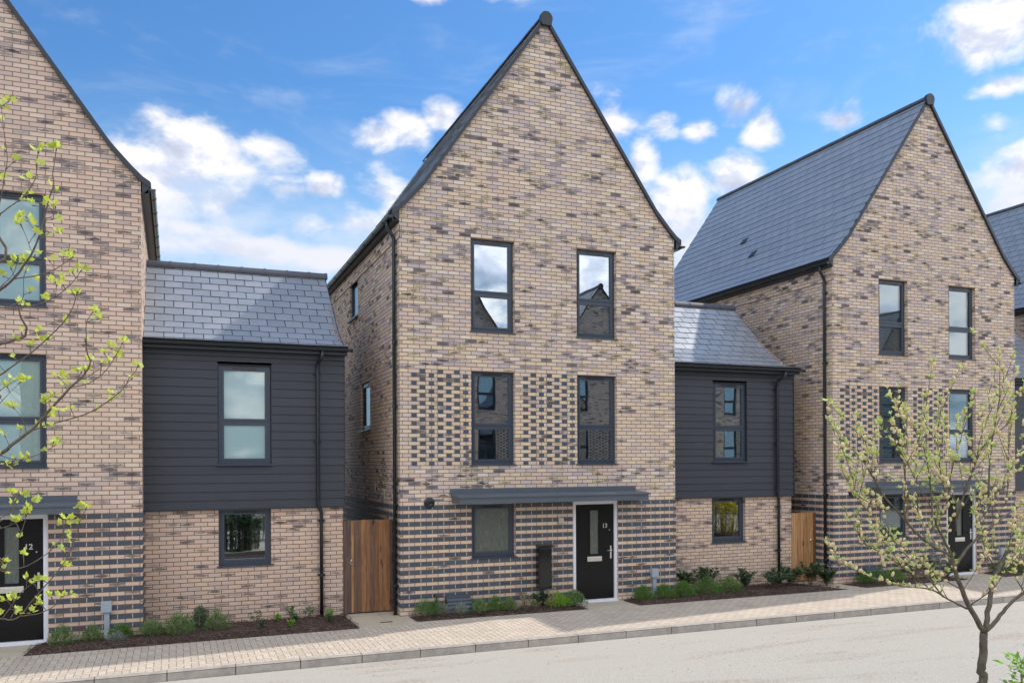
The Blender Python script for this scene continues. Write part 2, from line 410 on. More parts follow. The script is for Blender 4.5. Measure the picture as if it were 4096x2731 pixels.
def mulch_mat():
    m_, t, b, o = mat('mulch')
    tc = t.new('ShaderNodeTexCoord').outputs['Object']
    v = t.new('ShaderNodeTexVoronoi'); t.l.new(t.vm('MULTIPLY', tc, (1, 1.7, 1)).outputs[0], v.inputs['Vector']); v.inputs['Scale'].default_value = 42
    g = t.sep(v.outputs['Color'])
    c = t.ramp(g[0], [(0, (.018, .010, .008)), (.5, (.05, .028, .02)), (.85, (.10, .06, .042)), (1, (.24, .17, .12))])
    t.l.new(c, b.inputs['Base Color']); b.inputs['Roughness'].default_value = .9
    bp = t.new('ShaderNodeBump'); bp.inputs['Strength'].default_value = 1; bp.inputs['Distance'].default_value = .02
    t.l.new(g[1], bp.inputs['Height']); t.l.new(bp.outputs[0], b.inputs['Normal'])
mulch_mat()
simple('mulch_chip', (.075, .042, .03), .9, var=.5, scale=50)

def leaf_mat(name, cols, trans=.35, rough=.5):
    m_, t, b, o = mat(name)
    g = t.new('ShaderNodeNewGeometry').outputs['Random Per Island']
    c = t.ramp(g, cols)
    t.l.new(c, b.inputs['Base Color']); b.inputs['Roughness'].default_value = rough
    tl = t.new('ShaderNodeBsdfTranslucent'); t.l.new(c, tl.inputs[0])
    mx = t.new('ShaderNodeMixShader'); mx.inputs[0].default_value = trans
    t.l.new(b.outputs[0], mx.inputs[1]); t.l.new(tl.outputs[0], mx.inputs[2]); t.l.new(mx.outputs[0], o.inputs[0])
leaf_mat('leaf_lime', [(0, (.60, .66, .10)), (.5, (.72, .78, .12)), (1, (.60, .70, .24))], .45)
leaf_mat('leaf_willow', [(0, (.40, .50, .12)), (.5, (.56, .64, .20)), (1, (.68, .72, .36))], .4)
leaf_mat('catkin', [(0, (.82, .68, .38)), (.5, (.90, .79, .50)), (1, (.84, .74, .38))], .3, .9)
leaf_mat('leaf_green', [(0, (.06, .12, .03)), (.5, (.15, .26, .07)), (1, (.30, .42, .16))], .35)
leaf_mat('leaf_hebe', [(0, (.04, .11, .02)), (.5, (.11, .24, .04)), (1, (.22, .38, .08))], .35)
leaf_mat('leaf_laurel', [(0, (.035, .08, .03)), (.5, (.07, .14, .055)), (1, (.14, .21, .11))], .2, .3)
leaf_mat('leaf_grey', [(0, (.14, .18, .13)), (.5, (.22, .26, .20)), (1, (.34, .37, .31))], .2)
leaf_mat('leaf_yellow', [(0, (.45, .38, .16)), (.5, (.58, .50, .24)), (1, (.40, .42, .12))], .3)
leaf_mat('leaf_yellow_flower', [(0, (.55, .45, .02)), (.5, (.75, .60, .03)), (1, (.40, .42, .05))], .3)
leaf_mat('leaf_bright', [(0, (.16, .36, .03)), (.5, (.26, .50, .05)), (1, (.36, .58, .08))], .45)
def bark(name, a, b2):
    m_, t, b, o = mat(name)
    tc = t.new('ShaderNodeTexCoord').outputs['Object']
    n = t.noise(t.vm('MULTIPLY', tc, (1, 1, .35)).outputs[0], 38, 5, .7)
    t.l.new(t.ramp(n, [(.3, a), (.7, b2)]), b.inputs['Base Color']); b.inputs['Roughness'].default_value = .8
    bp = t.new('ShaderNodeBump'); bp.inputs['Strength'].default_value = .6; bp.inputs['Distance'].default_value = .006
    t.l.new(n, bp.inputs['Height']); t.l.new(bp.outputs[0], b.inputs['Normal'])
bark('bark_willow', (.085, .065, .045), (.20, .165, .12))
bark('bark_tulip', (.09, .065, .05), (.26, .20, .16))
simple('dry_stem', (.16, .12, .08), .9)

# ------------------------------------------------------------------ mesh helpers
class MB:
    def __init__(s): s.v = []; s.f = []; s.uv = {}
    def quad(s, pts, uvs=None):
        n = len(s.v); s.v += [tuple(p) for p in pts]; s.f.append(tuple(range(n, n + len(pts))))
        if uvs: s.uv[len(s.f) - 1] = uvs
    def box(s, x0, x1, y0, y1, z0, z1):
        n = len(s.v)
        s.v += [(x0, y0, z0), (x1, y0, z0), (x1, y1, z0), (x0, y1, z0), (x0, y0, z1), (x1, y0, z1), (x1, y1, z1), (x0, y1, z1)]
        s.f += [tuple(n + i for i in q) for q in ((0, 3, 2, 1), (4, 5, 6, 7), (0, 1, 5, 4), (1, 2, 6, 5), (2, 3, 7, 6), (3, 0, 4, 7))]
    def hexa(s, p):  # 8 corner points in box order
        n = len(s.v); s.v += [tuple(q) for q in p]
        s.f += [tuple(n + i for i in q) for q in ((0, 3, 2, 1), (4, 5, 6, 7), (0, 1, 5, 4), (1, 2, 6, 5), (2, 3, 7, 6), (3, 0, 4, 7))]
    def prism(s, poly, axis, a, b):
        """extrude a 2D polygon (list of pairs) along axis between a and b"""
        def P(q, t):
            return {'x': (t, q[0], q[1]), 'y': (q[0], t, q[1]), 'z': (q[0], q[1], t)}[axis]
        n = len(s.v); k = len(poly)
        s.v += [P(q, a) for q in poly] + [P(q, b) for q in poly]
        s.f.append(tuple(n + i for i in range(k))); s.f.append(tuple(n + k + i for i in reversed(range(k))))
        for i in range(k):
            j = (i + 1) % k; s.f.append((n + i, n + k + i, n + k + j, n + j))
    def tube(s, pts, radii, seg=8, cap=True):
        pts = [Vector(p) for p in pts]
        if not hasattr(radii, '__len__'): radii = [radii] * len(pts)
        n = len(s.v); prev = None
        for i, p in enumerate(pts):
            d = (pts[min(i + 1, len(pts) - 1)] - pts[max(i - 1, 0)])
            if d.length < 1e-9: d = Vector((0, 0, 1))
            d.normalize()
            if prev is None:
                a = d.orthogonal().normalized()
            else:
                a = prev - d * prev.dot(d)
                a = a.normalized() if a.length > 1e-6 else d.orthogonal().normalized()
            prev = a; b = d.cross(a)
            for j in range(seg):
                th = 2 * math.pi * j / seg
                s.v.append(tuple(p + (a * math.cos(th) + b * math.sin(th)) * radii[i]))
        for i in range(len(pts) - 1):
            for j in range(seg):
                j2 = (j + 1) % seg
                s.f.append((n + i * seg + j, n + i * seg + j2, n + (i + 1) * seg + j2, n + (i + 1) * seg + j))
        if cap:
            s.f.append(tuple(n + j for j in reversed(range(seg)))); m_ = n + (len(pts) - 1) * seg
            s.f.append(tuple(m_ + j for j in range(seg)))
    def lathe(s, prof, c, axis='y', seg=20):
        """prof: list of (radius, offset) turned about axis through c"""
        n = len(s.v); c = Vector(c)
        for (r, o) in prof:
            for j in range(seg):
                th = 2 * math.pi * j / seg; a, b = r * math.cos(th), r * math.sin(th)
                s.v.append(tuple(c + {'y': Vector((a, o, b)), 'x': Vector((o, a, b)), 'z': Vector((a, b, o))}[axis]))
        for i in range(len(prof) - 1):
            for j in range(seg):
                j2 = (j + 1) % seg
                s.f.append((n + i * seg + j, n + i * seg + j2, n + (i + 1) * seg + j2, n + (i + 1) * seg + j))
        s.f.append(tuple(n + j for j in reversed(range(seg)))); q = n + (len(prof) - 1) * seg
        s.f.append(tuple(q + j for j in range(seg)))
    def build(s, name, material, parent=None, uv=False, smooth=False, bevel=0, loc=None):
        me = bpy.data.meshes.new(name); me.from_pydata(s.v, [], s.f); me.update()
        bm = bmesh.new(); bm.from_mesh(me); bmesh.ops.recalc_face_normals(bm, faces=bm.faces)
        if uv:
            l = bm.loops.layers.uv.new('UVMap')
            for f in bm.faces:
                n = f.normal
                for lp in f.loops:
                    c = lp.vert.co
                    if abs(n.x) > abs(n.y) and abs(n.x) > .5: lp[l].uv = (c.y, c.z)
                    elif abs(n.z) > .8: lp[l].uv = (c.x, c.y + .03)
                    else: lp[l].uv = (c.x, c.z)
        bm.to_mesh(me); bm.free()
        if smooth:
            me.polygons.foreach_set('use_smooth', [True] * len(me.polygons))
        o = bpy.data.objects.new(name, me); COL.objects.link(o)
        me.materials.append(MATS[material])
        if parent is not None: o.parent = parent
        if loc is not None: o.location = loc
        if bevel:
            md = o.modifiers.new('bevel', 'BEVEL'); md.width = bevel; md.segments = 2; md.limit_method = 'ANGLE'
        return o

def tag(o, label=None, cat=None, group=None, kind=None):
    if label: o['label'] = label
    if cat: o['category'] = cat
    if group: o['group'] = group
    if kind: o['kind'] = kind
    return o
def thing(name, label, cat, loc=(0, 0, 0), group=None):
    o = bpy.data.objects.new(name, None); COL.objects.link(o); o.location = loc; o.empty_display_size = .2
    return tag(o, label, cat, group)

def wall_panel(mb, x0, x1, z0, z1, holes, y, depth, axis='y', sgn=1):
    """front sheet with openings and brick reveals; holes (a0,a1,z0,z1)"""
    xs = sorted({x0, x1, *[h[0] for h in holes], *[h[1] for h in holes]}); zs = sorted({z0, z1, *[h[2] for h in holes], *[h[3] for h in holes]})
    def P(a, z, d=0): return (a, y + d, z) if axis == 'y' else (y + d, a, z)
    for i in range(len(xs) - 1):
        for j in range(len(zs) - 1):
            cx = (xs[i] + xs[i + 1]) / 2; cz = (zs[j] + zs[j + 1]) / 2
            if any(h[0] < cx < h[1] and h[2] < cz < h[3] for h in holes): continue
            mb.quad([P(xs[i], zs[j]), P(xs[i + 1], zs[j]), P(xs[i + 1], zs[j + 1]), P(xs[i], zs[j + 1])])
    D = depth * sgn
    for (a, b, c, d) in holes:
        mb.quad([P(a, c), P(a, c, D), P(a, d, D), P(a, d)]); mb.quad([P(b, c), P(b, c, D), P(b, d, D), P(b, d)])
        mb.quad([P(a, d), P(b, d), P(b, d, D), P(a, d, D)]); mb.quad([P(a, c), P(b, c), P(b, c, D), P(a, c, D)])

def frame_mb(a0, a1, z0, z1, y, w=.055, t=.07, transom=None):
    """window frame seen from -y, front face at y, with an inner stepped bead"""
    mb = MB()
    def ring(x0, x1, zz0, zz1, ww, ya, yb):
        mb.box(x0, x0 + ww, ya, yb, zz0, zz1); mb.box(x1 - ww, x1, ya, yb, zz0, zz1)
        mb.box(x0 + ww, x1 - ww, ya, yb, zz1 - ww, zz1); mb.box(x0 + ww, x1 - ww, ya, yb, zz0, zz0 + ww)
    ring(a0, a1, z0, z1, w, y, y + t)
    panes = []
    if transom: segs = [(z0 + w, transom - .022), (transom + .022, z1 - w)]; mb.box(a0 + w, a1 - w, y + .002, y + t, transom - .022, transom + .022)
    else: segs = [(z0 + w, z1 - w)]
    for (c, d) in segs:
        ring(a0 + w + .001, a1 - w - .001, c + .001, d - .001, .038, y - .012, y + t - .01)
        panes.append((a0 + w + .03, a1 - w - .03, c + .03, d - .03))
    return mb, panes

def window(parent, a0, a1, z0, z1, y, transom=None, glass='glass', blind=None, gold=False, rot=None, sill=True, x_plane=None):
    """a framed window; returns frame object (part) with pane, sill, vent and blind as sub-parts"""
    mb, panes = frame_mb(a0 + .006, a1 - .006, z0 + .02, z1 - .004, y, transom=transom)
    def turn(m):
        if x_plane is not None:  # window lies in a side wall facing -x
            m.v = [(x_plane + (v[1]), v[0], v[2]) for v in m.v]
        return m
    fr = turn(mb).build('window', 'anthracite', parent)
    for (p0, p1, q0, q1) in panes:
        m = MB(); m.box(p0, p1, y + .018, y + .030, q0, q1); turn(m).build('pane', glass, fr)
    if sill:
        s = MB()
        s.prism([(y - .115, z0 - .012), (y - .115, z0 + .008), (y + .02, z0 + .024), (y + .02, z0 - .012)], 'x', a0 - .028, a1 + .028)
        turn(s).build('sill', 'anthracite', fr)
    v = MB(); cx = (a0 + a1) / 2; v.box(cx - .2, cx + .2, y - .026, y - .011, z1 - .068, z1 - .048); turn(v).build('trickle_vent', 'black_plastic', fr)
    if blind:
        b = MB()
        if blind == 'fabric':
            z = z1 - .08
            while z > z0 + .06:
                b.quad([(a0 + .07, y + .045, z), (a1 - .07, y + .045, z), (a1 - .07, y + .056, z - .036), (a0 + .07, y + .056, z - .036)]); z -= .034
            turn(b).build('blind', 'blind_fabric', fr)
        else:
            z = z1 - .08
            while z > z0 + .06:
                b.quad([(a0 + .07, y + .045, z), (a1 - .07, y + .045, z), (a1 - .07, y + .075, z - (.030 if blind == 'open' else .040)), (a0 + .07, y + .075, z - (.030 if blind == 'open' else .040))]); z -= .05
            for q in (a0 + .24, a1 - .24): b.box(q - .012, q + .012, y + .038, y + .043, z0 + .08, z1 - .08)
            turn(b).build('blind', 'blind_slat', fr)
    return fr

# ------------------------------------------------------------------ gabled town house
W0, W1 = -0.045, 5.89
C0 = 2.922
DEPTH = 8.35
PROF = [(0.0, 11.62), (2.52, 8.05), (2.84, 7.70), (3.0, 7.545), (3.11, 7.475)]   # underside: distance from centre, height
def prof_z(d):
    for (a, za), (b, zb) in zip(PROF, PROF[1:]):
        if d <= b: return za + (zb - za) * (d - a) / (b - a)
    return PROF[-1][1]

def slate_rows(path, a, b, axis, expo=.262, sw=.33, th=.007, seed=1, skip=None):
    """overlapping slates laid up a profile path (list of (h, z) from eave to ridge) along axis"""
    rnd = random.Random(seed); mb = MB()
    L = [0]
    for p, q in zip(path, path[1:]): L.append(L[-1] + math.hypot(q[0] - p[0], q[1] - p[1]))
    def at(s):
        s = min(max(s, 0), L[-1])
        for i in range(len(L) - 1):
            if s <= L[i + 1] + 1e-9:
                f = (s - L[i]) / (L[i + 1] - L[i]); p, q = path[i], path[i + 1]
                t = Vector((q[0] - p[0], q[1] - p[1])).normalized()
                n = Vector((-t.y, t.x)); n = n if n.y > 0 else -n
                return Vector((p[0] + (q[0] - p[0]) * f, p[1] + (q[1] - p[1]) * f)), n
    s = 0; r = 0
    while s < L[-1] - .03:
        p, n0 = at(s); q, n1 = at(s + expo + .03)
        x = a - (0 if r % 2 == 0 else sw * .5)
        while x < b - .01:
            x0 = max(x + .007, a); x1 = min(x + sw - .007, b)
            if x1 - x0 > .02 and not (skip and skip(r, x)):
                j = rnd.uniform(-.002, .002); lift = rnd.uniform(.013, .018)
                lo = p + n0 * lift; lot = p + n0 * (lift + th); hi = q + n1 * .001; hit = q + n1 * (.001 + th)
                def P(t, c): return (t, c.x, c.y) if axis == 'x' else (c.x, t, c.y)
                mb.hexa([P(x0, lo), P(x1, lo), P(x1, hi), P(x0, hi), P(x0, lot + Vector((0, j))), P(x1, lot), P(x1, hit), P(x0, hit)])
            x += sw
        s += expo; r += 1
    return mb

def gutter(mb, path0, path1, r=.050):
    """half round gutter between two points"""
    p, q = Vector(path0), Vector(path1); d = (q - p).normalized(); side = d.cross(Vector((0, 0, 1)))
    n = len(mb.v); K = 9
    for c in (p, q):
        for rr in (r, r - .005):
            for i in range(K):
                th = math.pi * i / (K - 1); mb.v.append(tuple(c + side * math.cos(th) * rr - Vector((0, 0, 1)) * math.sin(th) * rr))
    for o in (0, K):
        for i in range(K - 1):
            mb.f.append((n + o + i, n + o + i + 1, n + 2 * K + o + i + 1, n + 2 * K + o + i))
    for i in range(K - 1):
        mb.f.append((n + i, n + K + i, n + K + i + 1, n + i + 1)); mb.f.append((n + 2 * K + i, n + 3 * K + i, n + 3 * K + i + 1, n + 2 * K + i + 1))
    for e in (0, K - 1):
        mb.f.append((n + e, n + K + e, n + 3 * K + e, n + 2 * K + e))

def gutter_part(parent, a, b, step, end=True, first=.35):
    g = MB(); gutter(g, a, b); o = g.build('gutter', 'black_plastic', parent, smooth=False)
    A, B = Vector(a), Vector(b); L = (B - A).length; d = (B - A) / L; s = first
    while s < L:
        m = MB(); gutter(m, A + d * (s - .02), A + d * (s + .02), .057)
        m.build('bracket', 'black_plastic', o); s += step
    if end:
        for (c, sg) in ((A, -1), (B, 1)):
            m = MB(); gutter(m, c - d * .012, c + d * .012, .056)
            side = d.cross(Vector((0, 0, 1))); n = len(m.v)
            for i in range(9):
                th = math.pi * i / 8; m.v.append(tuple(c + d * sg * .004 + side * math.cos(th) * .054 - Vector((0, 0, 1)) * math.sin(th) * .054))
            m.f.append(tuple(range(n, n + 9))); m.build('stop_end', 'black_plastic', o)
    return o

def text_mesh(name, body, size, loc, material, parent):
    cu = bpy.data.curves.new(name, 'FONT'); cu.body = body; cu.size = size; cu.extrude = .004; cu.align_x = 'CENTER'
    cu.offset = .0022
    o = bpy.data.objects.new(name, cu); COL.objects.link(o)
    bpy.context.view_layer.update()
    me = bpy.data.meshes.new_from_object(o.evaluated_get(bpy.context.evaluated_depsgraph_get()))
    bpy.data.objects.remove(o)
    for v in me.vertices:
        x, y, z = v.co; v.co = (x, -z, y)
    ob = bpy.data.objects.new(name, me); COL.objects.link(ob); me.materials.append(MATS[material]); ob.parent = parent; ob.location = loc
    return ob

WIN = [(1.35, 2.25), (3.6, 4.5)]
def house(X0, label, number, blinds, detail=True, group='gabled brick town houses', rot=False, pos=None):
    root = thing('town_house', label, 'house', (X0, 0, 0) if pos is None else pos, group)
    if rot: root.rotation_euler = (0, 0, math.pi)
    bk = 'buff_brick' if X0 > -5 else 'pink_brick'
    # --- walls
    mb = MB()
    holes = [(a, b, 2.85, 4.65) for a, b in WIN] + [(a, b, 5.4, 7.2) for a, b in WIN] + [(1.35, 2.25, 1.065, 2.1), (3.5, 4.51, .06, 2.11)]
    wall_panel(mb, W0, W1, -.1, 7.44, holes, 0.0, .13)
    left = [(C0 - d, z - .004) for d, z in PROF[:4] if C0 - d >= W0 - .001]
    poly = [(W0, 7.44), (W1, 7.44), (W1, prof_z(W1 - C0) - .004), (C0 + 2.84, 7.70), (C0 + 2.52, 8.05), (C0, 11.62), (C0 - 2.52, 8.05), (C0 - 2.84, 7.70), (W0, prof_z(C0 - W0) - .004)]
    mb.quad([(x, 0, z) for x, z in poly])
    mb.quad([(x, DEPTH, z) for x, z in reversed(poly)]); mb.quad([(W0, DEPTH, -.1), (W1, DEPTH, -.1), (W1, DEPTH, 7.44), (W0, DEPTH, 7.44)])
    side_holes = [(3.78, 4.72, 6.21, 7.21), (2.55, 3.5, 3.6, 4.65), (5.38, 6.0, 3.6, 4.63)]
    wall_panel(mb, 0, DEPTH, -.1, 7.44, side_holes, W0, .13, axis='x', sgn=1)
    mb.quad([(W1, 0, -.1), (W1, DEPTH, -.1), (W1, DEPTH, 7.44), (W1, 0, 7.44)])
    # corbel course below the eaves on the side
    mb.box(W0 - .022, W0 + .01, .0, DEPTH, 7.05, 7.3)
    wallmb = mb
    rm = MB(); rm.quad([(W0 + .3, 3.2, 0), (W1 - .02, 3.2, 0), (W1 - .02, 3.2, 7.9), (W0 + .3, 3.2, 7.9)])
    for z in (2.5, 5.05, 7.6): rm.quad([(W0 + .14, .14, z), (W1 - .02, .14, z), (W1 - .02, DEPTH - .05, z), (W0 + .14, DEPTH - .05, z)])
    rm.build('room_partition', 'room_wall', root)
    # --- projecting dark courses
    pr = .014
    mb = MB()
    for i in range(13):
        z0 = .225 + .15 * i + .004; z1 = z0 + .067
        segs = []
        cuts = [(3.49, 4.52)] + ([(1.345, 2.255)] if z1 > 1.05 else [])
        x = W0 - pr
        for c in sorted(cuts):
            segs.append((x, c[0])); x = c[1]
        segs.append((x, W1 + pr))
        for (a, b) in segs: mb.box(a, b, -pr, .01, z0, z1)
        mb.box(W0 - pr, W0 + .01, .01, DEPTH, z0, z1)
        mb.box(W1 - .01, W1 + pr, .01, .6, z0, z1)
    mb.build('dark_brick_course', 'dark_brick', root, uv=True)
    mb = MB()
    for r_ in range(24):
        z0 = 2.85 + .075 * r_ + .005
        for base in (0.0, 2.25):
            if base == 0.0: cols = [.225 + .3375 * k for k in range(4)] if r_ % 2 == 0 else [.394 + .3375 * k for k in range(3)]
            else: cols = [2.25 + .225 + .3375 * k for k in range(4)] if r_ % 2 == 0 else [2.25 + .394 + .3375 * k for k in range(3)]
            if r_ == 0 or (r_ == 23 and False): pass
            for c in cols:
                hw = .051
                if abs(c - 1.2375) < .01: pass
                if c + hw > 1.345 and c < 2: continue
                if c + hw > 3.595: continue
                j = random.uniform(-.003, .003)
                mb.box(c - hw + j, c + hw + j, -.013, .006, z0, z0 + .064)
    nw = len(wallmb.f); wallmb.v, off = wallmb.v + mb.v, len(wallmb.v)
    wallmb.f = wallmb.f + [tuple(i + off for i in f) for f in mb.f]
    wo = wallmb.build('wall', bk, root, uv=True); wo.data.materials.append(MATS['dark_header'])
    for f in wo.data.polygons[nw:]: f.material_index = 1
    # --- roof
    th = .085
    deck = MB()
    for sg in (-1, 1):
        pts = [(C0 + sg * d, z) for d, z in PROF]; top = [(C0 + sg * d, z + th - .02) for d, z in PROF]
        for i in range(len(pts) - 1):
            deck.prism([pts[i], pts[i + 1], top[i + 1], top[i]], 'y', -.045, DEPTH + .05)
    roof = deck.build('roof', 'underlay', root)
    for sg in (-1, 1):
        path = [(C0 + sg * d, z + th - .018) for d, z in reversed(PROF)]
        path[-1] = (C0 + sg * .03, path[-1][1] - .02)
        sk = None
        s_ = slate_rows(path, -.04, DEPTH + .04, 'y', seed=int(abs(X0)) + sg)
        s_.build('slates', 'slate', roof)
    # dark verge trim following the gable
    vb = MB()
    for sg in (-1, 1):
        for i in range(len(PROF) - 1):
            (a, za), (b, zb) = PROF[i], PROF[i + 1]
            e = .001 * i
            vb.prism([(C0 + sg * a, za - .012), (C0 + sg * b, zb - .012), (C0 + sg * b, zb + th + .010), (C0 + sg * a, za + th + .010)], 'y', -.062, -.046)
            vb.prism([(C0 + sg * a, za + th + .010), (C0 + sg * b, zb + th + .001), (C0 + sg * b, zb + th + .010), (C0 + sg * a, za + th + .010)], 'y', -.046, .0)
            vb.prism([(C0 + sg * a, za - .012), (C0 + sg * b, zb - .012), (C0 + sg * b, zb - .004), (C0 + sg * a, za - .004)], 'y', -.046, -.002)
    vb.build('verge_trim', 'verge_black', root)
    # ridge tiles and round end cap
    rt = MB(); zc = 11.62 + th - .075; y = -.02; i = 0
    while y < DEPTH:
        y1 = min(y + .45, DEPTH + .05)
        n = len(rt.v); K = 9; rr = .115 + (.003 if i % 2 else 0)
        for yy in (y, y1 - .004):
            for r_ in (rr, rr - .015):
                for j in range(K):
                    a = math.pi * (j / (K - 1)); rt.v.append((C0 + math.cos(a) * r_, yy, zc + math.sin(a) * r_ * 1.0))
        for o_ in (0, K):
            for j in range(K - 1): rt.f.append((n + o_ + j, n + o_ + j + 1, n + 2 * K + o_ + j + 1, n + 2 * K + o_ + j))
        for j in range(K - 1): rt.f.append((n + j, n + K + j, n + K + j + 1, n + j + 1)); rt.f.append((n + 2 * K + j, n + 3 * K + j, n + 3 * K + j + 1, n + 2 * K + j + 1))
        rt.box(C0 - .125, C0 + .125, y1 - .03, y1 + .002, zc - .01, zc + .02)
        y = y1; i += 1
    rt.build('ridge_tiles', 'ridge_clay', root)
    cp = MB(); K = 20
    poly = [(C0 + .13 * math.cos(a), zc + .012 + .13 * math.sin(a)) for a in [math.pi * (-.12 + 1.24 * j / K) for j in range(K + 1)]] + [(C0 - .10, zc - .13), (C0 + .10, zc - .13)]
    cp.prism(poly, 'y', -.105, -.02)
    for sx in (-.045, .055): cp.lathe([(.008, -.002), (.008, .01)], (C0 + sx, -.108, zc + .04), 'y', 8)
    cp.build('ridge_end_cap', 'verge_black', root, bevel=.008)
    # eaves: fascia, soffit box, gutter
    ez = PROF[-1][1]
    for sg in (-1, 1):
        xe = C0 + sg * 3.09; xw = W0 if sg < 0 else W1
        fb = MB(); fb.box(min(xe, xw), max(xe, xw), -.03, DEPTH, ez - .115, ez - .10); fb.box(xe - .01, xe + .01, -.03, DEPTH, ez - .10, ez + .0)
        fb.prism([(xw + sg * .02, ez - .125), (xe - sg * .06, ez - .09), (xe, ez - .03), (xe, ez + .02), (xw + sg * .02, 7.53)], 'y', -.05, -.032)
        fb.build('fascia', 'verge_black', root)
        gx = xe + sg * .054
        gutter_part(root, (gx, -.07, ez - .03), (gx, DEPTH, ez - .03), .85, first=.5)
    # downpipe on the side wall
    gx = C0 - 3.144; px = W0 - .055; yp = .2
    dp = MB()
    dp.tube([(gx, yp, ez - .06), (gx, yp, ez - .17), (gx + .015, yp, ez - .21), (px - .015, yp, ez - .36), (px, yp, ez - .40), (px, yp, ez - .46), (px, yp, .0)], .034, 10)
    d = dp.build('downpipe', 'black_plastic', root, smooth=True)
    for z in (6.78, 5.15, 3.95, 2.35, 2.12, .62):
        c = MB(); c.tube([(px, yp, z - .025), (px, yp, z + .025)], .041, 10); c.box(px, W0 + .004, yp - .07, yp + .07, z - .012, z + .012); c.build('pipe_clip', 'black_plastic', d)
    # --- windows
    for i, (a, b) in enumerate(WIN):
        window(root, a, b, 2.85, 4.65, .085, transom=3.60, glass=blinds[i][1], blind=blinds[i][0])
        window(root, a, b, 5.4, 7.2, .085, transom=6.15, glass=blinds[i + 2][1], blind=blinds[i + 2][0])
    window(root, 1.35, 2.25, 1.065, 2.1, .085, glass=blinds[4][1], blind=blinds[4][0])
    for (a, b, c, d_) in side_holes:
        window(root, a, b, c, d_, .045, glass='glass_clear', blind='fabric', x_plane=W0)
    # --- front door
    fm = MB(); fm.box(3.502, 3.567, .02, .10, .075, 2.108); fm.box(4.443, 4.508, .02, .10, .075, 2.108); fm.box(3.567, 4.443, .02, .10, 2.045, 2.108)
    fm.build('door_frame', 'white_frame', root)
    st = MB(); st.box(3.502, 4.508, -.03, .13, .062, .09); st.box(3.567, 4.443, -.005, .09, .09, .118)
    for q in range(4): st.box(3.57, 4.44, -.022 + q * .022, -.014 + q * .022, .09, .096)
    st.build('threshold', 'white_frame', root)
    dr = MB()
    wall_panel(dr, 3.57, 4.44, .12, 2.043, [(3.9, 4.1, 1.03, 1.92)], .055, .03)
    dr.quad([(3.57, .1, .12), (4.44, .1, .12), (4.44, .1, 2.043), (3.57, .1, 2.043)])
    dr.build('door', 'door_black', root)
    door = root.children[-1] if False else [o for o in root.children if o.name.startswith('door') and 'frame' not in o.name][-1]
    g = MB(); g.box(3.9, 4.1, .072, .078, 1.03, 1.92); g.build('glazing', 'glass_obscure', door)
    gf = MB()
    for (a, b, c, d_) in ((3.88, 3.9, 1.01, 1.94), (4.1, 4.12, 1.01, 1.94), (3.9, 4.1, 1.01, 1.03), (3.9, 4.1, 1.92, 1.94)): gf.box(a, b, .045, .056, c, d_)
    gf.build('glazing_bead', 'door_black', door)
    lb = MB(); lb.box(3.835, 4.165, .040, .056, .885, .985); lb.box(3.86, 4.14, .034, .042, .905, .965); lb.build('letterbox', 'steel', door, bevel=.003)
    hd = MB(); hd.box(4.355, 4.39, .046, .056, .93, 1.19); hd.tube([(4.372, .05, 1.10), (4.372, -.005, 1.10), (4.35, -.012, 1.10), (4.25, -.012, 1.10)], .010, 8); hd.lathe([(.012, -.012), (.012, .01)], (4.372, .045, .99), 'y', 10)
    hd.build('handle', 'steel', door)
    pk = MB(); pk.lathe([(.012, -.006), (.012, .004)], (4.345, .052, 1.515), 'y', 12); pk.build('spyhole', 'steel', door)
    if number:
        # serif strokes added to the plain numerals
        text_mesh('door_number', number, .125, (4.235, .05, 1.56), 'steel', door)
    # --- canopy
    cn = MB(); cn.box(.955, 4.975, -.45, -.0015, 2.135, 2.25); cn.build('canopy', 'canopy_metal', root); cano = [o for o in root.children if o.name.startswith('canopy')][-1]
    ct = MB(); ct.prism([(-.475, 2.245), (-.475, 2.278), (-.0015, 2.31), (-.0015, 2.252)], 'x', .925, 5.005); ct.build('canopy_sheet', 'canopy_metal', cano)
    cf = MB(); cf.box(.91, 4.93, -.012, -.0015, 2.30, 2.40)
    for q in range(7): cf.lathe([(.008, -.006), (.008, .004)], (1.1 + q * .6, -.014, 2.37), 'y', 8)
    cf.build('flashing', 'canopy_metal', cano)
    # --- flue, wall light, electric box, air bricks, meter box
    fl = MB(); fl.lathe([(.105, -.004), (.105, -.02), (.085, -.035), (.06, -.04), (.058, -.10), (.045, -.105), (.045, -.08), (.02, -.075)], (.505, 0, 2.15), 'y', 24); fl.build('boiler_flue', 'black_plastic', root)
    wl = MB(); wl.box(3.165, 3.235, -.05, -.001, 1.685, 1.80); wl.box(3.2, 3.26, -.07, -.05, 1.70, 1.79); wl.build('door_bell_light', 'beige_plastic', root, bevel=.004)
    eb = MB(); eb.box(5.27, 5.43, -.09, -.001, .50, .68); eb.build('electric_box', 'grey_plastic', root, bevel=.006); e = [o for o in root.children if o.name.startswith('electric_box')][-1]
    cd = MB(); cd.box(5.315, 5.395, -.055, -.001, .2, .50); cd.prism([(-.055, .2), (-.001, .2), (-.001, .06), (-.13, .06)], 'x', 5.315, 5.395); cd.build('conduit', 'grey_plastic', e)
    for ax in (2.3, 4.9):
        ab = MB(); ab.box(ax, ax + .215, -.006, -.001, .09, .15)
        for q in range(6): ab.box(ax + .006, ax + .209, -.012, -.006, .094 + q * .0095, .099 + q * .0095)
        ab.build('air_brick', 'beige_plastic', root)
    for (ay, az) in ((2.03, 2.30), (1.22, 2.17)):
        ab = MB(); ab.box(W0 - .012, W0 - .001, ay, ay + .07, az, az + .21)
        for q in range(8): ab.box(W0 - .02, W0 - .012, ay + .004, ay + .066, az + .008 + q * .025, az + .02 + q * .025)
        ab.build('air_brick', 'beige_plastic', root)
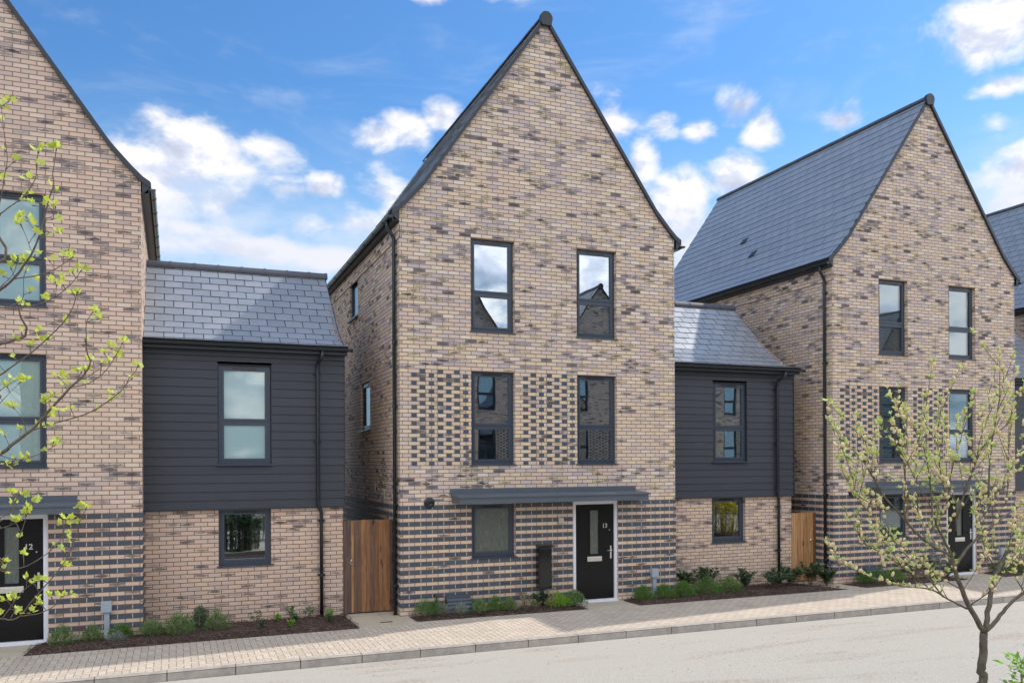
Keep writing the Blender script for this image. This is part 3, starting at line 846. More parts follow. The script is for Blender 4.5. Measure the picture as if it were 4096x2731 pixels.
    mt = MB(); mt.prism([(-.001, .05), (-.30, .05), (-.27, .18), (-.13, .385), (-.10, .40), (-.001, .40)], 'x', .80, 1.27)
    mt.build('meter_box', 'meter_grey', root, bevel=.01); m = [o for o in root.children if o.name.startswith('meter_box')][-1]
    rb = MB()
    for f in (.05, .35, .65, .95):
        yy = -.27 + f * .14; zz = .18 + f * .205; rb.box(.79, 1.28, yy - .016, yy - .002, zz - .006, zz + .006)
    rb.build('lid_rib', 'meter_grey', m)
    gp = MB(); gp.tube([(.60, .0, .42), (.60, -.06, .42), (.62, -.075, .40), (.62, -.075, .30), (.64, -.075, .275), (.80, -.075, .27)], .014, 8); gp.build('gas_pipe', 'black_plastic', root, smooth=True)
    return root

NB = (None, 'glass')
h_main = house(0.0, 'tall gabled brick house in the centre, black front door number 13', '13', [NB, NB, NB, NB, (None, 'glass_obscure')])
h_left = house(-10.30, 'pinkish brick house behind the young tulip tree at the left edge, door number 12', '12', [('fabric', 'glass_clear')] * 5)
h_right = house(10.18, 'gabled brick house with its long slate roof side showing, behind the flowering willow', '', [('open', 'glass_clear'), ('closed', 'glass_clear'), ('open', 'glass_clear'), ('open', 'glass_clear'), ('closed', 'glass_clear')])
h_far = house(20.38, 'farthest house of the row, only its slate roof peeping in at the right edge', '', [NB] * 5)
rfo = [o for o in h_right.children if o.name.startswith('roof')][0]
for (vx, vy) in ((11.34, 4.76), (10.90, 3.82)):   # two flat vents on the slope facing left
    lx = vx - 10.18; lz = 11.62 + .085 + .012 - (C0 - lx) * (11.62 - 8.05) / 2.52
    v = MB(); d = Vector((1, 0, 1.4167)).normalized(); n = Vector((-d.z, 0, d.x)); c = Vector((lx, vy, lz)); sd_ = Vector((0, .11, 0))
    v.hexa([c - d * .1 - sd_, c - d * .1 + sd_, c + d * .1 + sd_, c + d * .1 - sd_] + [q + n * .03 for q in (c - d * .1 - sd_, c - d * .1 + sd_)] + [q + n * .01 for q in (c + d * .1 + sd_, c + d * .1 - sd_)])
    v.build('roof_vent', 'verge_black', rfo)

# ------------------------------------------------------------------ lower wings between the houses
def wing(A, B, bk, label, blind, wx, group='black boarded wings between the houses', gwin='glass'):
    root = thing('house_wing', label, 'building', (0, 0, 0), group)
    YB, YF = .55, .50
    mb = MB()
    wall_panel(mb, A + .002, B, -.1, 2.13, [(wx, wx + .9, 1.08, 2.09)], YB, .12)
    mb.quad([(A, YB, 2.13), (B, YB, 2.13), (B, YB, 2.2), (A, YB, 2.2)])
    mb.quad([(B, YB, -.1), (B, 5.3, -.1), (B, 5.3, 5.1), (B, YB + .06, 5.1), (B, YB + .06, 2.2), (B, YB, 2.2)])
    mb.quad([(B - .004, YB, 5.0), (B - .004, 5.3, 5.0), (B - .004, 2.84, 6.75)])
    mb.quad([(A, 5.3, -.1), (B, 5.3, -.1), (B, 5.3, 5.1), (A, 5.3, 5.1)])
    mb.build('wall', bk, root, uv=True)
    # boards with a gap for the window
    wz0, wz1 = 2.88, 4.65
    bd = MB(); z = 2.105; e = .153; R1 = B + .02
    while z < 4.88:
        z1 = min(z + e + .02, 4.93)
        spans = [(A + .004, R1)]
        if z1 > wz0 + .02 and z < wz1 - .02:
            spans = [(A + .004, wx - .012), (wx + .912, R1)]
        for (a, b) in spans:
            bd.hexa([(a, YF - .022, z), (b, YF - .022, z), (b, YF + .01, z), (a, YF + .01, z), (a, YF - .004, z1), (b, YF - .004, z1), (b, YF + .01, z1), (a, YF + .01, z1)])
        z += e
    bd.build('weatherboard', 'black_board', root)
    tr = MB(); tr.box(R1, R1 + .012, YF - .03, YB + .04, 2.10, 4.93)
    tr.box(wx - .012, wx - .002, YF - .012, YB + .06, wz0, wz1); tr.box(wx + .902, wx + .912, YF - .012, YB + .06, wz0, wz1); tr.box(wx - .012, wx + .912, YF - .012, YB + .06, wz1, wz1 + .01)
    tr.box(A + .004, R1, YF - .02, YB, 2.085, 2.10)
    tr.build('corner_trim', 'black_board', root)
    window(root, wx, wx + .9, wz0, wz1, YF + .045, transom=3.64, glass='glass_clear' if blind else 'glass', blind=blind)
    window(root, wx, wx + .9, 1.08, 2.09, YB + .085, glass=gwin)
    rm = MB(); rm.quad([(A, 2.6, 0), (B - .02, 2.6, 0), (B - .02, 2.6, 5), (A, 2.6, 5)]); rm.quad([(A, YB + .15, 2.4), (B - .02, YB + .15, 2.4), (B - .02, 5.2, 2.4), (A, 5.2, 2.4)]); rm.build('room_partition', 'room_wall', root)
    # roof
    P = [(.27, 5.02), (.50, 5.055), (.78, 5.115), (1.30, 5.455), (2.83, 6.82)]
    back = [(5.66 - p[0], p[1]) for p in P]
    dk = MB(); t = .05
    for PP in (P, back):
        for p, q in zip(PP, PP[1:]): dk.prism([(p[0], p[1] - t), (q[0], q[1] - t), q, p], 'x', A + .002, B + .05)
    roof = dk.build('roof', 'underlay', root)
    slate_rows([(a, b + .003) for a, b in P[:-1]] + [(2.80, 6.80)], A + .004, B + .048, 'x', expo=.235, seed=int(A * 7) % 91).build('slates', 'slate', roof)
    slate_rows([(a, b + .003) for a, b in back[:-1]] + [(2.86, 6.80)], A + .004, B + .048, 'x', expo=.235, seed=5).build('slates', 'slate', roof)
    vb = MB()
    for PP in (P, back):
        for p, q in zip(PP, PP[1:]): vb.prism([(p[0], p[1] - .07), (q[0], q[1] - .07), (q[0], q[1] + .022), (p[0], p[1] + .022)], 'x', B + .05, B + .066)
    vb.build('verge_trim', 'verge_black', root)
    rt = MB(); x = A + .002; zc = 6.80; i = 0
    xs = []
    while x < B - .2: xs.append((x, x + .45)); x += .45
    xs[-1] = (xs[-1][0], B + .09)
    for (a, b) in xs:
        n = len(rt.v); K = 9
        for xx in (a, b - .003):
            for j in range(K):
                an = math.pi * (-.08 + 1.16 * j / (K - 1)); rt.v.append((xx, 2.83 + math.cos(an) * .11, zc + .005 + math.sin(an) * .11))
        for j in range(K - 1): rt.f.append((n + j, n + j + 1, n + K + j + 1, n + K + j))
        rt.f.append(tuple(n + j for j in range(K))); rt.f.append(tuple(n + K + j for j in range(K)))
        for (c, ww) in ((b - .012, .02),):
            n = len(rt.v)
            for xx in (c - ww, c + ww):
                for j in range(K):
                    an = math.pi * (-.08 + 1.16 * j / (K - 1)); rt.v.append((xx, 2.83 + math.cos(an) * .12, zc + .005 + math.sin(an) * .12))
            for j in range(K - 1): rt.f.append((n + j, n + j + 1, n + K + j + 1, n + K + j))
            rt.f.append(tuple(n + j for j in range(K))); rt.f.append(tuple(n + K + j for j in range(K)))
    rt.build('ridge_tiles', 'ridge_clay', root)
    fb = MB(); fb.box(A + .003, B + .05, .30, .315, 4.885, 5.02); fb.box(A + .003, B + .05, .315, YF + .01, 4.885, 4.90); fb.box(A + .003, B + .03, .455, YF + .012, 4.80, 4.885)
    fb.build('fascia', 'verge_black', root)
    gutter_part(root, (A + .01, .235, 4.985), (B + .12, .235, 4.985), .9, first=.12)
    px = B - .42
    dp = MB(); y0, y1 = .235, YF - .065
    dp.tube([(px, y0, 4.94), (px, y0, 4.83), (px - .02, y0 + .02, 4.80), (px - .045, y1 - .03, 4.74), (px - .05, y1, 4.70), (px - .05, y1, 4.6), (px - .05, y1, 2.2), (px - .045, y1 + .005, 2.12), (px, y1 + .045, 2.04), (px + .01, y1 + .05, 2.0), (px + .01, y1 + .05, .02)], .034, 10)
    d = dp.build('downpipe', 'black_plastic', root, smooth=True)
    for (z, yy, xx, yw) in ((4.55, y1, px - .05, YF), (3.3, y1, px - .05, YF), (1.85, y1 + .05, px + .01, YB), (.85, y1 + .05, px + .01, YB)):
        c = MB(); c.tube([(xx, yy, z - .025), (xx, yy, z + .025)], .041, 10); c.box(xx - .07, xx + .07, yy, yw - .002, z - .012, z + .012); c.build('pipe_clip', 'black_plastic', d)
    for ax in (A + .8, B - 1.05):
        ab = MB(); ab.box(ax, ax + .215, YB - .006, YB - .001, .16, .22)
        for q in range(6): ab.box(ax + .006, ax + .209, YB - .012, YB - .006, .164 + q * .0095, .169 + q * .0095)
        ab.build('air_brick', 'beige_plastic', root)
    return root
wing(-4.412, -1.0, 'pink_brick', 'low wing with black boards and blind, between the left house and the dark brown gate', 'fabric', -3.195)
wing(5.90, 9.40, 'buff_brick_clean', 'low wing with black boards between house 13 and the pale wooden gate', None, 7.205)
wing(16.08, 19.6, 'buff_brick_clean', 'sliver of a black boarded wing at the far right edge', None, 17.4)

# ------------------------------------------------------------------ the street
def sheet(name, pts, material, z=None, sub=None):
    mb = MB(); mb.quad(pts); o = mb.build(name, material); o['kind'] = 'structure'; return o
gm = simple('earth', (.16, .15, .09), .95, var=.4, scale=.6, bump=.3)
sheet('ground', [(-900, -900, -.42), (900, -900, -.42), (900, 900, -.42), (-900, 900, -.42)], 'earth')
def pave_z(y): return .05 + (y + .55) * .012
sheet('pavement', [(-14, -2.47, pave_z(-2.47)), (40, -2.47, pave_z(-2.47)), (40, .9, pave_z(.3)), (-14, .9, pave_z(.3))], 'block_paving')
kz = pave_z(-2.47) + .002
kb = MB(); x = -13.97; i = 0
while x < 38:
    x1 = x + .905
    kb.prism([(-2.47, -.4), (-2.47, kz), (-2.585, kz), (-2.60, kz - .015), (-2.615, -.4)], 'x', x, x1 - .011)
    x = x1
kerb = kb.build('kerb', 'concrete_kerb', bevel=.004); kerb['kind'] = 'structure'
kj = MB(); kj.box(-14, 38, -2.60, -2.475, -.4, kz - .012); o = kj.build('kerb_bedding', 'kerb_joint'); o['kind'] = 'structure'
sheet('road', [(-40, -9.0, -.10), (60, -9.0, -.10), (60, -2.61, -.118), (-40, -2.61, -.085)], 'road_gravel')
k2 = MB(); k2.box(-40, 60, -9.12, -9.0, -.4, -.02); o = k2.build('far_kerb', 'concrete_kerb'); o['kind'] = 'structure'
sheet('near_bed_soil', [(-40, -12.6, -.03), (60, -12.6, -.03), (60, -9.12, -.03), (-40, -9.12, -.03)], 'mulch')
sheet('near_bounce_ground', [(-40, -21.9, -.03), (60, -21.9, -.03), (60, -12.6, -.03), (-40, -12.6, -.03)], 'bounce_gravel')  # unseen ground, added pale as a reflector to brighten the house fronts

def bed(name, outline, zc, seed):
    """mulch bed: a low mound with scattered bark chips"""
    rnd = random.Random(seed)
    xs = [p[0] for p in outline]; ys = [p[1] for p in outline]
    me = bpy.data.meshes.new(name); bm = bmesh.new()
    vs = [bm.verts.new((p[0], p[1], pave_z(p[1]) + .006)) for p in outline]
    f = bm.faces.new(vs); bmesh.ops.triangulate(bm, faces=[f])
    bmesh.ops.subdivide_edges(bm, edges=bm.edges, cuts=5, use_grid_fill=True)
    def edge_d(x, y):
        m_ = 9
        for i in range(len(outline)):
            a = Vector(outline[i]); b = Vector(outline[(i + 1) % len(outline)]); ab = b - a; t = max(0, min(1, (Vector((x, y)) - a).dot(ab) / ab.length_squared))
            m_ = min(m_, (Vector((x, y)) - a - ab * t).length)
        return m_
    from mathutils import noise as N
    for v in bm.verts:
        d = edge_d(v.co.x, v.co.y)
        v.co.z += min(d, .2) * zc + (min(d, .08) / .08) * .02 * N.noise(Vector((v.co.x * 6, v.co.y * 6, seed)))
    bm.to_mesh(me); bm.free(); o = bpy.data.objects.new(name, me); COL.objects.link(o); me.materials.append(MATS['mulch']); o['kind'] = 'structure'
    return o
B1 = [(-5.95, -.02), (-6.02, -.79), (-.95, -.70), (-.99, .54), (-4.40, .54), (-4.40, -.02)]
B2 = [(.10, -.02), (.13, -.53), (3.52, -.58), (3.46, -.02)]
B3 = [(4.62, -.02), (4.66, -.62), (9.95, -.64), (9.35, .54), (5.92, .54), (5.92, -.02)]
B4 = [(10.35, -.02), (10.5, -.62), (13.7, -.6), (13.6, -.02)]
B5 = [(14.9, -.02), (14.9, -.6), (19.9, -.6), (19.6, .5), (16.1, .5), (16.1, -.02)]
for i, b in enumerate((B1, B2, B3, B4, B5)): bed('planting_bed', b, .25, i)
def chips(poly, n, seed):
    rnd = random.Random(seed); mb = MB(); xs = [p[0] for p in poly]; ys = [p[1] for p in poly]
    def inside(x, y):
        c = False; j = len(poly) - 1
        for i in range(len(poly)):
            if (poly[i][1] > y) != (poly[j][1] > y) and x < (poly[j][0] - poly[i][0]) * (y - poly[i][1]) / (poly[j][1] - poly[i][1]) + poly[i][0]: c = not c
            j = i
        return c
    while n > 0:
        x = rnd.uniform(min(xs), max(xs)); y = rnd.uniform(min(ys), max(ys))
        if not inside(x, y): continue
        n -= 1; z = pave_z(y) + .045 + rnd.uniform(-.01, .02); a = rnd.uniform(0, 6.28); l = rnd.uniform(.01, .03); w_ = rnd.uniform(.004, .01)
        d = Vector((math.cos(a), math.sin(a), rnd.uniform(-.4, .4))) * l; s = Vector((-math.sin(a), math.cos(a), rnd.uniform(-.3, .3))) * w_; c = Vector((x, y, z))
        mb.hexa([c - d - s, c + d - s, c + d + s, c - d + s] + [q + Vector((0, 0, .005)) for q in (c - d - s, c + d - s, c + d + s, c - d + s)])
    return mb
for i, (b, n) in enumerate(((B1, 1500), (B2, 500), (B3, 1200), (B4, 300))):
    o = chips(b, n, i).build('bark_chips', 'mulch_chip'); o['kind'] = 'stuff'; o['label'] = 'dark brown bark chips on the planting bed'; o['category'] = 'bark'
def slab(name, pts, zoff=.008):
    mb = MB(); n = 0
    (x0, x1, y0, y1) = pts
    xm = (x0 + x1) / 2 + .06; ym = (y0 + y1) / 2
    for (a, b, c, d) in ((x0, xm - .004, y0, ym - .004), (xm + .004, x1, y0, ym - .004), (x0, xm - .004, ym + .004, y1), (xm + .004, x1, ym + .004, y1)):
        mb.hexa([(a, c, pave_z(c) - .03), (b, c, pave_z(c) - .03), (b, d, pave_z(d) - .03), (a, d, pave_z(d) - .03), (a, c, pave_z(c) + zoff), (b, c, pave_z(c) + zoff), (b, d, pave_z(d) + zoff), (a, d, pave_z(d) + zoff)])
    o = mb.build(name, 'sandstone_slab'); o['kind'] = 'structure'
slab('gate_path', (-.94, .085, -.66, 1.3)); slab('door_path', (3.54, 4.60, -.6, -.005)); slab('door_path', (-6.98, -6.03, -.8, -.005)); slab('gate_path', (9.5, 10.3, -.6, 1.3)); slab('door_path', (13.75, 14.85, -.6, -.005))
dg = MB(); dg.box(-.52, -.30, -.42, -.36, pave_z(-.4) + .002, pave_z(-.4) + .011); tag(dg.build('drain_cover', 'black_plastic'), 'small black drain slot in the slab before the dark brown gate', 'drain cover')

# ------------------------------------------------------------------ gates
def gate(x0, x1, y, h, wood, widths, label, hx, hz, dark_post_right=False):
    root = thing('garden_gate', label, 'gate', (0, 0, 0), 'wooden side gates')
    bd = MB(); x = x0 + .05; k = 0; tot = sum(widths); sc = (x1 - .05 - x0 - .05) / tot; rnd = random.Random(int(h * 100))
    for w_ in widths:
        w2 = w_ * sc; bd.box(x + .0015, x + w2 - .0015, y + rnd.uniform(-.004, .004), y + .022, .10, h + rnd.uniform(-.008, .004)); x += w2
    bd.build('boards', wood, root)
    for px, m_ in ((x0, wood), (x1 - .05, 'post_wood' if dark_post_right else wood)):
        p = MB(); p.box(px, px + (.07 if dark_post_right and px > x0 else .049), y - .012, y + .06, .02, h - .005); p.build('post', m_, root)
    r = MB(); r.box(x0 + .05, x1 - .05, y + .024, y + .06, .35, .45); r.box(x0 + .05, x1 - .05, y + .024, y + .06, 1.45, 1.55); r.build('rail', wood, root)
    hd = MB(); K = 16
    hd.tube([(hx + .034 * math.sin(2 * math.pi * i / K), y - .03, hz - .034 + .034 * math.cos(2 * math.pi * i / K)) for i in range(K + 1)], .005, 6, cap=False)
    hd.lathe([(.028, -.006), (.024, -.014), (.010, -.03)], (hx, y, hz + .006), 'y', 12)
    hd.build('ring_handle', 'steel', root)
    return root
gate(-.985, -.062, .56, 1.83, 'gate_wood_brown', [.09, .05, .1, .05, .1, .07, .09, .08, .08, .1, .05], 'dark brown wooden side gate beside house 13', -.84, 1.08)
gate(9.41, 10.09, .56, 1.69, 'gate_wood_pale', [.06, .07, .06, .07, .06, .07, .06, .07, .06, .07], 'pale new wooden side gate at the right house', 9.97, 1.04, True)

# ------------------------------------------------------------------ black cabinet on a post
root = thing('post_cabinet', 'black cabinet on a short post left of the door of house 13', 'cabinet', (0, 0, 0))
c = MB(); c.box(2.625, 2.905, -.27, -.12, .45, 1.26); c.build('cabinet_body', 'cabinet_black', root, bevel=.012)
c = MB(); c.box(2.648, 2.892, -.279, -.268, .475, 1.235); c.build('cabinet_door', 'cabinet_black', root, bevel=.008)
c = MB(); c.prism([(-.285, 1.262), (-.285, 1.28), (-.2, 1.31), (-.11, 1.28), (-.11, 1.262)], 'x', 2.615, 2.915); c.build('cabinet_lid', 'cabinet_black', root, bevel=.004)
c = MB(); c.tube([(2.735, -.2, .03), (2.735, -.2, .46)], .022, 10); c.build('post', 'black_plastic', root)

exec_plants = True
# ------------------------------------------------------------------ plants in the beds
def leaf_quad(mb, p, d, n, l, w_):
    d = d.normalized(); s = d.cross(n)
    if s.length < 1e-4: s = d.orthogonal()
    s = s.normalized() * w_ * .5
    m_ = p + d * l * .5
    mb.quad([p, m_ + s + n * (l * .06), p + d * l, m_ - s + n * (l * .06)])

def mound(name, label, x, y, r, h, material, n, ll, lw, group, seed, stem='dry_stem', spiky=True, grey=0):
    rnd = random.Random(seed); z0 = pave_z(y) + .03
    root = thing(name, label, 'plant', (x, y, z0), group)
    mb = MB(); st = MB()
    r *= .95; h *= 1.0; ll *= 1.35; lw *= 1.15
    for i in range(int(n * 1.2)):
        a = rnd.uniform(0, 6.283); u = rnd.random(); ph = math.acos(1 - u * .98)
        rr = r * (rnd.uniform(.45, 1.18)) * (1 + .16 * math.sin(a * 3 + seed) + .08 * math.sin(a * 7 + seed * 2))
        c = Vector((math.cos(a) * math.sin(ph) * rr, math.sin(a) * math.sin(ph) * rr, (math.cos(ph) * .9 + .12) * h * rnd.uniform(.6, 1.08)))
        d = (Vector((c.x * .8, c.y * .8, h * .55)) + Vector((rnd.uniform(-1, 1), rnd.uniform(-1, 1), rnd.uniform(-.4, 1))) * r * .7)
        nn = Vector((rnd.uniform(-1, 1), rnd.uniform(-1, 1), rnd.uniform(-1, 1))).normalized()
        leaf_quad(mb, c, d, nn, ll * rnd.uniform(.6, 1.3), lw * rnd.uniform(.8, 1.2))
    for i in range(14):
        a = rnd.uniform(0, 6.283); q = rnd.uniform(.3, .8)
        st.tube([(0, 0, -.03), (math.cos(a) * r * q * .5, math.sin(a) * r * q * .5, h * .3), (math.cos(a) * r * q, math.sin(a) * r * q, h * .7)], [.005, .004, .002], 4)
    mb.build('foliage', material, root); st.build('stems', stem, root)
    return root

def leafy(name, label, x, y, h, spread, material, stems, per, ll, lw, group, seed, stem='dry_stem'):
    rnd = random.Random(seed); z0 = pave_z(y) + .03
    root = thing(name, label, 'plant', (x, y, z0), group); mb = MB(); st = MB()
    per = int(per * 1.5); ll *= 1.2; lw *= 1.35
    for s_ in range(stems):
        a = rnd.uniform(0, 6.283); sp = spread * rnd.uniform(.2, 1); hh = h * rnd.uniform(.6, 1.05)
        pts = [Vector((0, 0, -.03)), Vector((math.cos(a) * sp * .35, math.sin(a) * sp * .35, hh * .4)), Vector((math.cos(a) * sp * .8, math.sin(a) * sp * .8, hh * .8)), Vector((math.cos(a) * sp, math.sin(a) * sp, hh))]
        st.tube(pts, [.005, .004, .003, .0015], 4)
        for i in range(per):
            t = rnd.uniform(.3, 1) if i > 3 else 1
            k = min(int(t * 3), 2); f = t * 3 - k; p = pts[k].lerp(pts[k + 1], min(f, 1))
            b = rnd.uniform(0, 6.283); d = Vector((math.cos(b), math.sin(b), rnd.uniform(-.2, .9)))
            leaf_quad(mb, p, d, Vector((rnd.uniform(-.3, .3), rnd.uniform(-.3, .3), 1)).normalized(), ll * rnd.uniform(.6, 1.2), lw * rnd.uniform(.8, 1.2))
    mb.build('foliage', material, root); st.build('stems', stem, root)
    return root

LAV = 'lavender shrubs in the left bed'
mound('lavender_shrub', 'bushy green shrub nearest the left house door', -5.55, -.42, .19, .28, 'leaf_green', 900, .05, .006, LAV, 1)
mound('lavender_shrub', 'second green shrub from the left house door, woody below', -5.13, -.33, .16, .24, 'leaf_green', 650, .05, .006, LAV, 2)
mound('lavender_shrub', 'small silvery tuft in front of the grey box on the left house', -4.78, -.45, .13, .13, 'leaf_grey', 350, .05, .006, LAV, 3)
mound('lavender_shrub', 'low round green shrub at the foot of the grey conduit on the left house', -4.72, -.15, .17, .20, 'leaf_hebe', 700, .045, .007, LAV, 4)
mound('lavender_shrub', 'green shrub right of the conduit on the left house', -4.28, -.22, .19, .24, 'leaf_green', 800, .05, .006, LAV, 5)
mound('lavender_shrub', 'largest grey green shrub at the corner of the left house', -3.86, -.30, .24, .33, 'leaf_green', 1100, .055, .007, LAV, 6)
mound('lavender_shrub', 'dark ragged shrub close to the wing wall behind the others', -3.52, .20, .17, .33, 'leaf_laurel', 600, .05, .01, LAV, 7)
mound('lavender_shrub', 'bright green shrub with bare grey twigs below, last of the left group', -3.26, -.15, .20, .31, 'leaf_green', 900, .05, .006, LAV, 8)
SEED = 'young seedlings in the bark by the left wing'
for i, (x, y, h, lab, m_) in enumerate([
        (-2.62, .0, .26, 'leafy seedling below the left side of the wing window', 'leaf_green'), (-2.60, -.32, .17, 'grey green seedling nearest the paving below the wing window', 'leaf_laurel'),
        (-2.20, .22, .12, 'tiny sprout against the wing wall under the window', 'leaf_bright'), (-1.90, .22, .26, 'taller seedling against the wing wall', 'leaf_green'),
        (-1.88, -.12, .18, 'seedling with grey leaves in the middle of the left bed', 'leaf_laurel'), (-1.92, -.34, .12, 'low bright seedling at the front of the left bed', 'leaf_bright'),
        (-1.40, .25, .22, 'seedling close to the black downpipe of the left wing', 'leaf_green'), (-1.33, .02, .2, 'upright seedling in front of the left wing downpipe', 'leaf_bright'),
        (-1.22, -.25, .15, 'flat grey seedling near the gate end of the left bed', 'leaf_laurel')]):
    x2 = [-2.62, -2.55, -2.24, -1.98, -1.93, -2.06, -1.62, -1.38, -1.36][i]
    leafy('seedling', lab, x2, y, h, h * .5, m_, 5, 11, .055, .022, SEED, 30 + i)
MID = 'small shrubs in the bed of house 13'
mound('lavender_shrub', 'dark green lavender at the left corner of house 13', .34, -.26, .17, .27, 'leaf_green', 700, .06, .006, MID, 11)
mound('lavender_shrub', 'green lavender right of the corner one at house 13', .54, -.24, .15, .24, 'leaf_hebe', 600, .06, .006, MID, 12)
mound('lavender_shrub', 'dry silvery lavender at the left end of the middle bed', .66, -.34, .12, .2, 'leaf_grey', 350, .06, .005, MID, 13)
mound('lavender_shrub', 'grey green tuft left of the sloping meter box', .98, -.40, .12, .2, 'leaf_grey', 320, .06, .005, MID, 14)
mound('lavender_shrub', 'full green lavender right before the meter box', 1.38, -.36, .17, .24, 'leaf_green', 800, .05, .006, MID, 15)
mound('lavender_shrub', 'round shrub under the obscure glass window', 1.72, -.27, .17, .25, 'leaf_hebe', 800, .05, .006, MID, 16)
mound('lavender_shrub', 'shrub just left of the yellow twiggy plants', 1.98, -.32, .16, .22, 'leaf_green', 750, .05, .006, MID, 17)
leafy('twiggy_plant', 'yellow dried twiggy plant left of the cabinet post', 2.30, -.33, .36, .18, 'leaf_yellow', 9, 14, .03, .018, MID, 18)
leafy('twiggy_plant', 'low green weed before the yellow twigs', 2.48, -.44, .2, .13, 'leaf_green', 6, 12, .04, .018, MID, 19)
leafy('twiggy_plant', 'yellow dried twiggy plant right under the cabinet', 2.80, -.42, .38, .17, 'leaf_yellow', 9, 14, .03, .018, MID, 20)
leafy('leafy_shrub', 'dark leafy shrub at the cabinet post', 2.72, -.18, .30, .2, 'leaf_laurel', 12, 26, .045, .022, MID, 21)
mound('parsley_like_shrub', 'bright green ferny shrub left of the door of house 13', 3.02, -.30, .21, .24, 'leaf_bright', 900, .035, .016, MID, 22)
mound('parsley_like_shrub', 'ferny shrub touching the door frame of house 13', 3.38, -.26, .22, .27, 'leaf_green', 950, .035, .016, MID, 23)
RB = 'shrubs in the right bed'
for i, (x, y, r, h, lab) in enumerate([(4.92, -.30, .19, .27, 'round hebe right of the door path of house 13'), (5.42, -.30, .20, .27, 'round hebe at the foot of the grey conduit of house 13'),
                                       (5.90, -.28, .22, .30, 'round hebe at the right corner of house 13'), (6.55, -.22, .30, .34, 'big soft hebe left under the right wing'),
                                       (7.12, -.18, .28, .32, 'big soft hebe next to the laurels under the right wing')]):
    mound('hebe_shrub', lab, x, y, r, h, 'leaf_hebe', 1500, .045, .006, RB, 40 + i)
for i, (x, y, h, s_, lab) in enumerate([(6.25, .15, .46, .22, 'dark laurel behind the hebes by the corner of house 13'), (6.85, .25, .46, .26, 'laurel against the right wing left of its window'),
                                        (7.62, -.05, .42, .3, 'laurel below the right wing ground window'), (8.35, -.12, .40, .32, 'wide glossy laurel in the middle of the right bed'),
                                        (8.95, .05, .42, .28, 'laurel left of the right wing downpipe'), (9.42, -.05, .50, .3, 'tallest laurel in front of the pale gate'), (9.80, -.15, .32, .2, 'last small laurel at the tip of the right bed')]):
    leafy('laurel_shrub', lab, x, y, h, s_, 'leaf_laurel', 14, 22, .085, .034, RB, 50 + i)
FB = 'shrubs in front of the right house'
for i, (x, y, r, h, lab) in enumerate([(10.85, -.28, .22, .26, 'soft hebe at the left corner of the right house'), (11.25, -.26, .26, .28, 'middle soft hebe before the right house'), (11.68, -.28, .24, .26, 'third soft hebe before the right house')]):
    mound('hebe_shrub', lab, x, y, r, h, 'leaf_hebe', 1300, .045, .006, FB, 70 + i)
for i, (x, y, h, lab) in enumerate([(12.35, -.25, .42, 'grey leaved shrub behind the willow, left one'), (12.9, -.25, .5, 'grey leaved shrub behind the willow at the house door'), (13.35, -.3, .4, 'grey leaved shrub right beside the door of the right house')]):
    leafy('grey_shrub', lab, x, y, h, .26, 'leaf_grey', 14, 20, .06, .03, FB, 80 + i)
for i, x in enumerate((15.3, 15.9, 16.5, 17.1, 17.8)):
    mound('hebe_shrub', ['green hebe right of the willow stem beyond the far door', 'second hebe beyond the far door', 'third hebe beyond the far door', 'fourth hebe near the picture edge', 'last hebe at the right picture edge'][i], x, -.25, .24, .28, 'leaf_hebe', 900, .05, .007, 'hebes at the far right', 90 + i)

# ------------------------------------------------------------------ trees
def catmull(pts, sub=4):
    P = [Vector(p) for p in pts]; P = [P[0] * 2 - P[1]] + P + [P[-1] * 2 - P[-2]]; out = []
    for i in range(1, len(P) - 2):
        for k in range(sub):
            t = k / sub; a, b, c, d = P[i - 1], P[i], P[i + 1], P[i + 2]
            out.append(.5 * ((2 * b) + (-a + c) * t + (2 * a - 5 * b + 4 * c - d) * t * t + (-a + 3 * b - 3 * c + d) * t ** 3))
    out.append(P[-2]); return out

